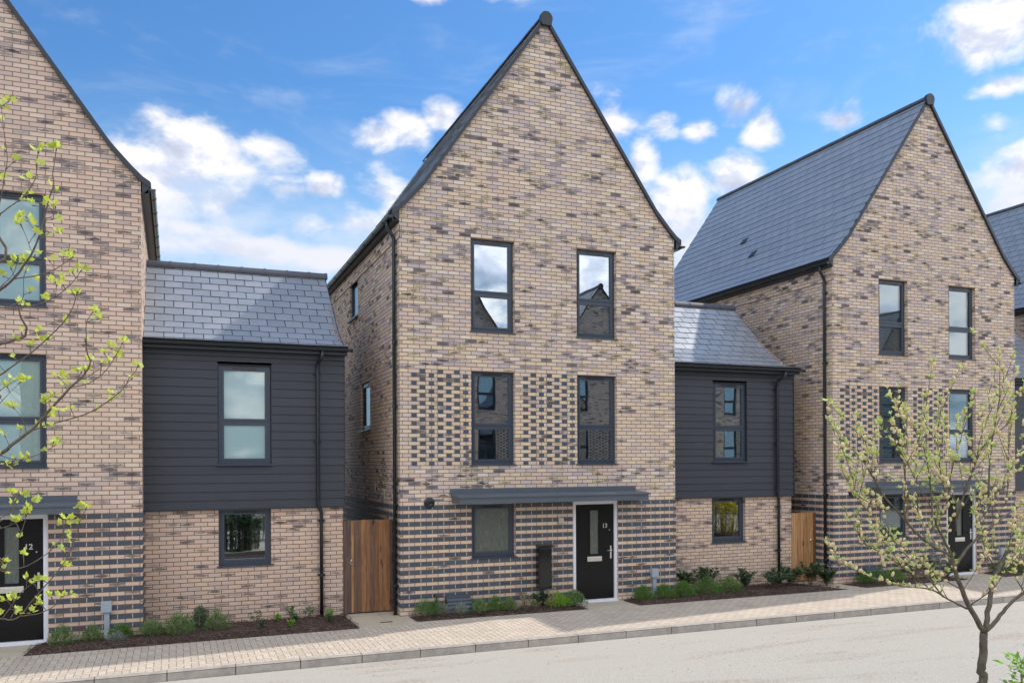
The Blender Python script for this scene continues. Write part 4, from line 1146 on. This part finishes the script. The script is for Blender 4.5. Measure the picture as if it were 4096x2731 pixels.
#TREES
TULIP = [[[[-4.789,-9.853,4.283],[-4.733,-9.894,4.32],[-4.671,-9.937,4.361],[-4.615,-9.977,4.428],[-4.594,-10.004,4.474],[-4.585,-10.025,4.549],[-4.579,-10.045,4.583]],0.0061,0.0027],[[[-5.202,-9.364,3.552],[-5.005,-9.477,3.736],[-4.837,-9.577,3.918],[-4.8,-9.625,3.933],[-4.723,-9.689,4.007],[-4.662,-9.747,4.082],[-4.638,-9.79,4.117],[-4.603,-9.837,4.184],[-4.568,-9.884,4.292],[-4.539,-9.929,4.383],[-4.513,-9.973,4.447],[-4.516,-10.004,4.483],[-4.499,-10.044,4.553],[-4.489,-10.082,4.596]],0.0154,0.0028],[[[-4.753,-9.652,3.973],[-4.619,-9.76,3.98],[-4.526,-9.851,4.003],[-4.475,-9.926,4.02],[-4.421,-10.001,4.044]],0.0063,0.0028],[[[-5.145,-9.28,3.803],[-4.943,-9.401,3.832],[-4.854,-9.477,3.829],[-4.743,-9.562,3.822],[-4.634,-9.646,3.836],[-4.553,-9.719,3.861],[-4.501,-9.78,3.887],[-4.436,-9.847,3.938],[-4.388,-9.907,3.994]],0.0087,0.0029],[[[-5.078,-9.307,3.356],[-4.865,-9.419,3.443],[-4.803,-9.471,3.484],[-4.684,-9.546,3.566],[-4.601,-9.606,3.639],[-4.515,-9.667,3.72],[-4.46,-9.716,3.792],[-4.432,-9.754,3.859],[-4.418,-9.787,3.893]],0.0102,0.0029],[[[-5.485,-9.035,2.577],[-5.194,-9.188,2.804],[-4.878,-9.351,2.972],[-4.819,-9.41,3.018],[-4.733,-9.481,3.085],[-4.681,-9.537,3.117],[-4.603,-9.605,3.205],[-4.526,-9.672,3.285],[-4.46,-9.734,3.357],[-4.41,-9.79,3.395],[-4.372,-9.841,3.434],[-4.345,-9.888,3.485],[-4.36,-9.918,3.54],[-4.359,-9.954,3.615],[-4.355,-9.992,3.693],[-4.321,-10.041,3.742]],0.0217,0.0029],[[[-4.671,-9.578,3.113],[-4.592,-9.623,3.143],[-4.486,-9.679,3.169],[-4.361,-9.743,3.213],[-4.252,-9.8,3.282],[-4.179,-9.843,3.347],[-4.147,-9.869,3.406],[-4.116,-9.895,3.438],[-4.1,-9.914,3.469]],0.0079,0.0029],[[[-4.446,-9.776,3.354],[-4.373,-9.826,3.366],[-4.295,-9.879,3.412],[-4.243,-9.922,3.469],[-4.201,-9.96,3.542],[-4.175,-9.992,3.587]],0.0057,0.0028],[[[-4.41,-9.79,3.395],[-4.352,-9.778,3.426],[-4.278,-9.771,3.49],[-4.225,-9.757,3.54]],0.0043,0.0022],[[[-4.891,-9.274,2.967],[-4.808,-9.329,2.944],[-4.749,-9.374,2.943],[-4.667,-9.428,2.972],[-4.611,-9.472,2.999],[-4.571,-9.51,3.023]],0.0053,0.003],[[[-4.976,-9.239,2.878],[-4.892,-9.273,2.897],[-4.811,-9.306,2.915],[-4.767,-9.323,2.941]],0.0053,0.0038],[[[-4.466,-9.768,3.354],[-4.487,-9.813,3.374],[-4.507,-9.859,3.4]],0.0035,0.0021],[[[-4.726,-9.448,3.095],[-4.728,-9.483,3.144],[-4.749,-9.51,3.201],[-4.777,-9.535,3.243]],0.0037,0.0022],[[[-4.615,-9.6,3.196],[-4.603,-9.659,3.239],[-4.593,-9.716,3.272]],0.0029,0.0022],[[[-5.291,-9.221,1.957],[-5.036,-9.35,1.99],[-4.866,-9.445,2.005],[-4.807,-9.496,2.002],[-4.748,-9.546,2.028],[-4.69,-9.597,2.105],[-4.613,-9.655,2.201],[-4.549,-9.707,2.276],[-4.492,-9.757,2.358],[-4.449,-9.801,2.446],[-4.42,-9.84,2.526],[-4.401,-9.874,2.597],[-4.368,-9.914,2.661]],0.0094,0.0029],[[[-4.748,-9.546,2.028],[-4.65,-9.613,2.046],[-4.579,-9.668,2.079],[-4.53,-9.715,2.119],[-4.512,-9.749,2.156]],0.0058,0.0029],[[[-4.921,-9.693,2.321],[-4.814,-9.749,2.331],[-4.728,-9.797,2.332],[-4.668,-9.835,2.351],[-4.614,-9.87,2.383],[-4.549,-9.909,2.432],[-4.496,-9.944,2.489],[-4.469,-9.969,2.558],[-4.461,-9.985,2.606]],0.0062,0.0028],[[[-4.874,-9.819,2.265],[-4.793,-9.873,2.365],[-4.751,-9.912,2.435],[-4.691,-9.957,2.518],[-4.662,-9.991,2.585],[-4.646,-10.019,2.64]],0.0061,0.0027],[[[-4.843,-9.508,2.018],[-4.786,-9.585,2.095],[-4.731,-9.661,2.173],[-4.669,-9.74,2.23],[-4.604,-9.82,2.265]],0.0057,0.0029],[[[-4.796,-9.851,2.622],[-4.752,-9.904,2.643],[-4.701,-9.96,2.699],[-4.714,-9.991,2.754]],0.0041,0.002],[[[-4.796,-9.85,2.564],[-4.739,-9.909,2.582],[-4.683,-9.968,2.611],[-4.634,-10.024,2.654]],0.0041,0.002],[[[-4.748,-9.546,2.028],[-4.755,-9.544,2.061],[-4.789,-9.53,2.084],[-4.816,-9.519,2.12]],0.0044,0.0022],[[[-4.605,-9.819,4.097],[-4.642,-9.841,4.103],[-4.655,-9.871,4.15],[-4.681,-9.897,4.223]],0.0042,0.0021],[[[-4.575,-9.832,4.188],[-4.542,-9.899,4.195],[-4.497,-9.971,4.181]],0.0028,0.0021],[[[-4.575,-9.832,4.279],[-4.522,-9.907,4.292],[-4.507,-9.967,4.318]],0.0028,0.0021],[[[-4.642,-9.697,4.244],[-4.663,-9.742,4.273],[-4.672,-9.793,4.293]],0.0028,0.0021],[[[-4.538,-9.739,3.865],[-4.524,-9.798,3.911],[-4.522,-9.853,3.929]],0.0028,0.0021],[[[-4.748,-9.547,3.824],[-4.715,-9.596,3.893],[-4.709,-9.634,3.987],[-4.67,-9.686,4.065]],0.0043,0.0022],[[[-4.829,-9.622,3.923],[-4.754,-9.706,3.983],[-4.719,-9.774,4.042]],0.0042,0.0021],[[[-4.879,-9.494,3.229],[-4.831,-9.549,3.285],[-4.785,-9.604,3.325],[-4.725,-9.663,3.38]],0.0043,0.0022],[[[-4.851,-9.505,3.346],[-4.774,-9.59,3.385],[-4.725,-9.663,3.408]],0.0043,0.0022],[[[-4.869,-9.39,3.623],[-4.78,-9.462,3.647],[-4.706,-9.527,3.649],[-4.647,-9.587,3.64]],0.0044,0.0029],[[[-4.815,-9.843,4.224],[-4.768,-9.905,4.402],[-4.75,-9.955,4.47],[-4.728,-10.007,4.536],[-4.732,-10.049,4.628],[-4.742,-10.088,4.783]],0.0054,0.0027]]
WILLOW = [[[[0.727,-11.098,-0.462],[0.721,-11.095,0.521],[0.726,-11.097,1.176],[0.995,-11.205,1.452],[0.987,-11.202,1.546],[1.001,-11.208,1.66],[1.009,-11.211,1.786]],0.0508,0.036],[[[1.009,-11.211,1.786],[0.911,-11.199,1.936],[0.837,-11.196,2.068],[0.764,-11.193,2.213],[0.73,-11.207,2.294]],0.0276,0.0179],[[[0.73,-11.207,2.294],[0.654,-11.207,2.416],[0.585,-11.21,2.529],[0.631,-11.259,2.614],[0.568,-11.265,2.827],[0.528,-11.28,3.007],[0.51,-11.303,3.185],[0.488,-11.325,3.29]],0.0126,0.0024],[[[0.73,-11.207,2.294],[0.57,-11.182,2.375],[0.463,-11.178,2.448],[0.331,-11.164,2.575],[0.296,-11.189,2.589],[0.168,-11.177,2.711],[0.097,-11.188,2.801],[0.015,-11.194,2.901],[-0.061,-11.202,2.96],[-0.142,-11.209,3.018],[-0.222,-11.216,3.063],[-0.293,-11.227,3.159]],0.0155,0.0023],[[[0.422,-11.191,2.465],[0.339,-11.194,2.57],[0.318,-11.221,2.769],[0.29,-11.246,2.948],[0.274,-11.275,3.03],[0.234,-11.295,3.123],[0.159,-11.301,3.22]],0.0101,0.0023],[[[0.528,-11.233,2.464],[0.574,-11.187,2.704],[0.591,-11.129,2.948],[0.589,-11.064,3.105],[0.586,-10.998,3.17],[0.581,-10.932,3.237]],0.0097,0.0024],[[[0.907,-11.17,1.939],[0.703,-11.196,2.021],[0.515,-11.228,2.1],[0.257,-11.232,2.136],[0.017,-11.244,2.205],[-0.192,-11.268,2.284],[-0.337,-11.317,2.342]],0.0101,0.0023],[[[0.599,-11.154,2.084],[0.409,-11.158,2.214],[0.197,-11.154,2.333],[0.026,-11.167,2.409],[-0.061,-11.212,2.509]],0.007,0.0023],[[[0.677,-11.185,2.035],[0.54,-11.174,2.181],[0.405,-11.162,2.297],[0.233,-11.137,2.481],[0.089,-11.122,2.62],[-0.01,-11.125,2.717]],0.0087,0.0024],[[[0.828,-11.138,2.204],[0.965,-11.107,2.309],[1.158,-11.098,2.431],[1.34,-11.085,2.513],[1.555,-11.085,2.613],[1.786,-11.092,2.746]],0.0187,0.0051],[[[1.012,-11.212,1.796],[1.084,-11.187,1.951],[1.157,-11.162,2.102],[1.229,-11.138,2.168],[1.33,-11.124,2.28],[1.46,-11.122,2.393],[1.66,-11.149,2.493]],0.0269,0.0135],[[[1.019,-11.215,1.792],[1.11,-11.23,1.87],[1.195,-11.243,1.952],[1.309,-11.267,2.035],[1.502,-11.322,2.147],[1.724,-11.39,2.361]],0.0231,0.0099],[[[1.33,-11.124,2.28],[1.478,-11.076,2.343],[1.671,-11.045,2.348],[1.896,-11.028,2.431]],0.0105,0.0035],[[[0.988,-11.095,2.693],[1.092,-11.083,2.884],[1.173,-11.061,3.065],[1.273,-11.047,3.243],[1.306,-11.007,3.385]],0.0085,0.0025],[[[0.928,-11.07,2.502],[0.982,-11.114,2.757],[1.036,-11.157,2.948],[1.101,-11.205,3.073],[1.182,-11.259,3.154],[1.188,-11.283,3.259]],0.0116,0.0033],[[[1.04,-11.223,2.665],[1.034,-11.243,2.947],[1.058,-11.274,3.226],[1.069,-11.3,3.38],[1.063,-11.319,3.452],[1.039,-11.331,3.487]],0.0089,0.0024],[[[1.321,-11.121,2.558],[1.377,-11.107,2.817],[1.413,-11.086,3.145],[1.472,-11.073,3.344]],0.0077,0.0026],[[[1.046,-11.118,2.469],[1.274,-11.066,2.622],[1.519,-11.021,2.848],[1.726,-10.96,2.99]],0.0112,0.0043],[[[0.704,-11.196,2.609],[0.642,-11.279,2.826],[0.618,-11.377,3.064],[0.547,-11.457,3.207]],0.0063,0.0023],[[[0.523,-11.232,2.615],[0.378,-11.254,2.769],[0.268,-11.291,2.889],[0.122,-11.313,3.028],[-0.011,-11.34,3.05]],0.0061,0.0023],[[[0.527,-11.125,2.579],[0.543,-11.105,2.825],[0.564,-11.086,3.011],[0.632,-11.086,3.198],[0.67,-11.075,3.331]],0.0065,0.0024],[[[0.154,-11.191,2.711],[0.032,-11.214,2.89],[-0.034,-11.259,3.006],[-0.117,-11.298,3.073]],0.0061,0.0023],[[[0.253,-11.231,2.592],[0.091,-11.238,2.626],[-0.036,-11.259,2.671],[-0.134,-11.291,2.703]],0.0046,0.0023],[[[0.033,-11.25,2.803],[-0.06,-11.285,2.833],[-0.175,-11.31,2.749],[-0.232,-11.359,2.824]],0.003,0.0015],[[[-0.021,-11.228,2.629],[-0.135,-11.254,2.73],[-0.232,-11.287,2.835],[-0.302,-11.331,2.914]],0.0037,0.0015],[[[0.794,-11.232,2.076],[0.709,-11.091,2.161],[0.578,-10.93,2.25],[0.521,-10.8,2.402]],0.0066,0.0025],[[[0.907,-11.17,1.946],[0.944,-11.346,2.111],[0.883,-11.484,2.295]],0.0064,0.0032],[[[0.742,-11.212,2.216],[0.776,-11.117,2.304],[0.74,-10.995,2.438],[0.755,-10.894,2.637]],0.0074,0.0025],[[[0.668,-11.29,2.464],[0.583,-11.363,2.65],[0.443,-11.415,2.772],[0.3,-11.465,2.889]],0.0061,0.0023],[[[1.253,-10.986,2.375],[1.344,-10.95,2.548],[1.373,-10.89,2.747],[1.35,-10.809,2.841]],0.007,0.0026],[[[1.184,-11.173,2.175],[1.027,-11.218,2.302],[0.899,-11.275,2.454],[0.773,-11.332,2.586]],0.0073,0.0024],[[[1.386,-11.254,2.043],[1.312,-11.279,2.18],[1.319,-11.335,2.33]],0.0066,0.0025],[[[1.347,-11.239,2.029],[1.14,-11.317,2.194],[1.014,-11.428,2.324]],0.0065,0.0024]]
def grow(parent, branches, barkm, sub=3, thin=.62):
    mb = MB()
    for pts, r0, r1 in branches:
        r0 *= thin; r1 *= thin
        P = catmull(pts, sub); n = len(P)
        rr = [r0 + (r1 - r0) * (i / (n - 1)) ** .8 for i in range(n)]
        mb.tube([p + Vector((random.uniform(-1, 1), random.uniform(-1, 1), random.uniform(-1, 1))) * rr[i] * .25 for i, p in enumerate(P)], rr, 7 if r0 > .006 else 5)
    return mb

def tulip_leaf(mb, p, d, l, rnd):
    """four lobed young leaf on a stalk"""
    d = d.normalized(); n = Vector((rnd.uniform(-1, 1), rnd.uniform(-1, 1), rnd.uniform(.0, 1))).normalized()
    s = d.cross(n).normalized(); n = s.cross(d)
    q = p + d * l * .5
    mb.quad([p, p + s * .0012, q + s * .0012, q])
    fold = rnd.uniform(.1, .5)
    out = [(0, 0), (.42, .12), (.52, .42), (.36, .55), (.44, .95), (0, .78), (-.44, .95), (-.36, .55), (-.52, .42), (-.42, .12)]
    k = len(mb.v); mb.v += [tuple(q + s * a * l + d * b * l + n * abs(a) * l * fold) for a, b in out]
    mb.f.append(tuple(k + i for i in (0, 1, 2, 3, 4, 5))); mb.f.append(tuple(k + i for i in (0, 5, 6, 7, 8, 9)))

root = thing('tulip_tree', 'young tulip tree reaching in from the left edge with lime green leaves', 'tree', (0, 0, 0))
rnd = random.Random(5)
trunk = [Vector((-7.55, -9.9, -.05)), Vector((-7.5, -9.92, 1.2)), Vector((-7.42, -9.95, 2.4)), Vector((-7.4, -9.98, 3.6)), Vector((-7.35, -10.0, 5.2))]
tw = []
br = [([list(map(float, p)) for p in pts], a, b) for pts, a, b in TULIP]
mb = grow(root, br, 'bark_tulip')
# limbs back to the trunk outside the picture
mb.tube(catmull(trunk, 4), [.075 - .0035 * i for i in range(17)], 10)
for i in (0, 1, 3, 4, 5, 10, 14, 16, 17, 19, 20, 27, 29, 30, 31, 32):
    p = Vector(br[i][0][0]); d = (p - Vector(br[i][0][1])).normalized()
    tz = max(.8, min(4.9, p.z - .45 - .2 * (i % 3))); tp = Vector((-7.43, -9.95, tz))
    mb.tube(catmull([p, p + d * .25, (p + tp) / 2 + Vector((0, 0, -.12)), tp], 4), [br[i][1] + (.02 - br[i][1]) * k / 12 for k in range(13)], 7)
lf = MB(); bud = MB()
def cluster(p, d, n):
    for _ in range(n):
        dd = d * .5 + Vector((rnd.uniform(-1, 1), rnd.uniform(-1, 1), rnd.uniform(-.3, 1.0)))
        tulip_leaf(lf, p, dd, rnd.uniform(.020, .040), rnd)
    bud.tube([p - d * .008, p + d * .004, p + d * .012], [.003, .0042, .001], 5)
for pts, r0, r1 in br:
    P = catmull(pts, 3)
    if r1 > .0045 and r0 > .012: pass
    cluster(P[-1], (P[-1] - P[-2]).normalized(), 6)
    L = 0
    for a, b in zip(P, P[1:]):
        L += (b - a).length
        if L > .075:
            L = 0
            if rnd.random() < .8:
                d = (b - a).normalized(); o = (Vector((rnd.uniform(-1, 1), rnd.uniform(-.6, .6), rnd.uniform(-.2, 1))).normalized() * .8 + d * .5).normalized()
                ln = rnd.uniform(.015, .07); e = b + o * ln
                mb.tube([b, b + o * ln * .5 + Vector((0, 0, .004)), e], [.0022, .002, .0016], 5)
                cluster(e, o, rnd.randint(2, 4))
# more shoots of the crown beyond the left edge
for _ in range(46):
    tz = rnd.uniform(1.6, 5.0); a = rnd.uniform(1.2, 5.2); ln = rnd.uniform(.5, 1.3)
    p0 = Vector((-7.4, -9.96, tz)); o = Vector((math.cos(a), math.sin(a) * .9, .65)).normalized()
    P = catmull([p0, p0 + o * ln * .5, p0 + o * ln + Vector((0, 0, .15))], 4)
    if P[-1].x > -6.9: continue
    mb.tube(P, [.012 - .0011 * i for i in range(len(P))], 6)
    for q in P[3:]: cluster(q, o, 4)
mb.build('trunk', 'bark_tulip', root, smooth=True)
lf.build('leaves', 'leaf_lime', root); bud.build('buds', 'dry_stem', root)['kind'] = 'stuff'

root = thing('willow_tree', 'young goat willow full of cream catkins, forking trunk at the right', 'tree', (0, 0, 0))
rnd = random.Random(9)
br = [([list(map(float, p)) for p in pts], a, b) for pts, a, b in WILLOW]
mb = grow(root, br, 'bark_willow', 4, .68)
lf = MB(); ck = MB()
def catkin(p, d):
    d = d.normalized(); l = rnd.uniform(.022, .038); r = l * rnd.uniform(.28, .38)
    ck.tube([p, p + d * l * .2, p + d * l * .5, p + d * l * .85, p + d * l], [r * .4, r * .9, r, r * .75, r * .15], 7)
def tuft(p, d, n):
    for _ in range(n):
        dd = d * .9 + Vector((rnd.uniform(-1, 1), rnd.uniform(-1, 1), rnd.uniform(-.4, 1)))
        leaf_quad(lf, p, dd, Vector((rnd.uniform(-1, 1), rnd.uniform(-1, 1), .6)).normalized(), rnd.uniform(.018, .042), rnd.uniform(.010, .018))
def dress(P, k0=0.0, dens=1.0):
    L = 0; n = len(P)
    for i, (a, b) in enumerate(zip(P, P[1:])):
        if i < n * k0: continue
        L += (b - a).length; d = (b - a).normalized()
        while L > .026:
            L -= .026
            o = (Vector((rnd.uniform(-1, 1), rnd.uniform(-1, 1), rnd.uniform(-.1, 1))).normalized() + d * .6).normalized()
            q = a.lerp(b, rnd.random())
            x = rnd.random()
            if x < .46 * dens: catkin(q, o)
            elif x < .80 * dens: tuft(q + o * .008, o, rnd.randint(3, 6))
for bi, (pts, r0, r1) in enumerate(br):
    P = catmull(pts, 4)
    if bi in (0,): continue
    thick = r0 > .014
    dress(P, .62 if thick else .15)
    tuft(P[-1], (P[-1] - P[-2]).normalized(), 7)
    # side shoots growing up and outward
    n = len(P); cum = 0
    for i in range(int(n * (.45 if thick else .12)), n - 1):
        cum += (P[i + 1] - P[i]).length
        if cum > .07:
            cum = 0
            if rnd.random() < .85:
                d = (P[i + 1] - P[i]).normalized()
                o = (d * .7 + Vector((rnd.uniform(-1, 1), rnd.uniform(-1, 1), rnd.uniform(.0, .8))).normalized() * .8 + Vector((0, 0, .25))).normalized()
                ln = rnd.uniform(.10, .34); p0 = P[i]
                ln *= .9; S = catmull([p0, p0 + o * ln * .5 + Vector((0, 0, .012)), p0 + o * ln + Vector((0, 0, .04))], 3)
                mb.tube(S, [.0026 - .0002 * k for k in range(len(S))], 5); dress(S, .2); tuft(S[-1], o, 5)
mb.build('trunk', 'bark_willow', root, smooth=True)
lf.build('leaves', 'leaf_willow', root); ck.build('catkins', 'catkin', root, smooth=True)['kind'] = 'stuff'

def near_shrub(label, x, y, h, spread, mats, seed, stems, per, name='roadside_shrub', ll=.05, lw=.022, base=0.0, low=.75):
    rnd = random.Random(seed); root = thing(name, label, 'shrub', (x, y, -.03), 'leafy shrubs on the near side of the road'); mb = MB(); st = MB()
    for s_ in range(stems):
        a = rnd.uniform(0, 6.283); sp = spread * math.sqrt(rnd.random()); hh = h * (1 - .35 * (sp / spread) ** 2) * rnd.uniform(.82, 1.0)
        P = catmull([Vector((math.cos(a) * sp * base, math.sin(a) * sp * base, 0)), Vector((math.cos(a) * sp * max(.5, base), math.sin(a) * sp * max(.5, base), hh * .4)), Vector((math.cos(a) * sp * .9, math.sin(a) * sp * .9, hh * .8)), Vector((math.cos(a) * sp, math.sin(a) * sp, hh))], 5)
        st.tube(P, [.012 - .0007 * k for k in range(len(P))], 5)
        for i in range(per):
            t = 1 - rnd.random() ** 1.4 * low; k = min(int(t * (len(P) - 1)), len(P) - 2); p = P[k].lerp(P[k + 1], rnd.random()) + Vector((rnd.gauss(0, .035), rnd.gauss(0, .035), rnd.gauss(0, .02)))
            b = rnd.uniform(0, 6.283)
            leaf_quad(mb, p, Vector((math.cos(b), math.sin(b), rnd.uniform(-.2, .9))), Vector((rnd.uniform(-.6, .6), rnd.uniform(-.6, .6), 1)).normalized(), ll * rnd.uniform(.6, 1.2), lw * rnd.uniform(.8, 1.2))
    mb.build('foliage', mats, root); st.build('stems', 'dry_stem', root)
    return root

near_shrub('bright green leafy shrub at the bottom right corner of the picture', .74, -11.9, 2.34, .33, 'leaf_bright', 1, 30, 90, ll=.055, lw=.028)
near_shrub('tip of a green shrub just showing at the bottom edge', -.25, -11.75, 1.82, .16, 'leaf_bright', 2, 10, 40)
near_shrub('dark hedge bush below the camera, mirrored in the left wing window', -1.9, -13.3, 1.5, .8, 'leaf_laurel', 3, 90, 130, ll=.07, lw=.04, base=.9, low=.98)
near_shrub('dark evergreen bush behind the camera', -.2, -16.6, 3.0, 1.3, 'leaf_laurel', 4, 60, 110, ll=.09, lw=.04, base=.8, low=.95)
near_shrub('yellow flowering bush beyond the right edge, mirrored in the right wing window', 16.2, -11.6, 1.7, .9, 'leaf_yellow_flower', 5, 60, 90, ll=.08, lw=.05, base=.8, low=.95)
near_shrub('tall green bush beside the yellow one, out of the picture', 18.6, -12.6, 3.0, 1.0, 'leaf_laurel', 6, 50, 90, ll=.09, lw=.045, base=.8, low=.95)

# ------------------------------------------------------------------ the opposite side of the street (mirrored in the panes)
def dup(o, parent=None):
    c = o.copy(); COL.objects.link(c)
    if parent is not None: c.parent = parent
    for ch in list(o.children): dup(ch, c)
    return c
for cx, lab in ((8.7, 'first brick house across the street, mirrored in the left windows of house 13'), (15.9, 'second brick house across the street, mirrored in the right windows of house 13'),
                (25.5, 'third brick house across the street, mirrored in the right wing window'), (36.0, 'fourth brick house across the street, mirrored in the right house'),
                (-6.5, 'brick house behind the camera, mirrored in the left wing windows')):
    c = dup(h_main); c['label'] = lab; c['group'] = 'brick houses across the street'
    c.rotation_euler = (0, 0, math.pi); c.location = (cx + C0, -22.0, 0)
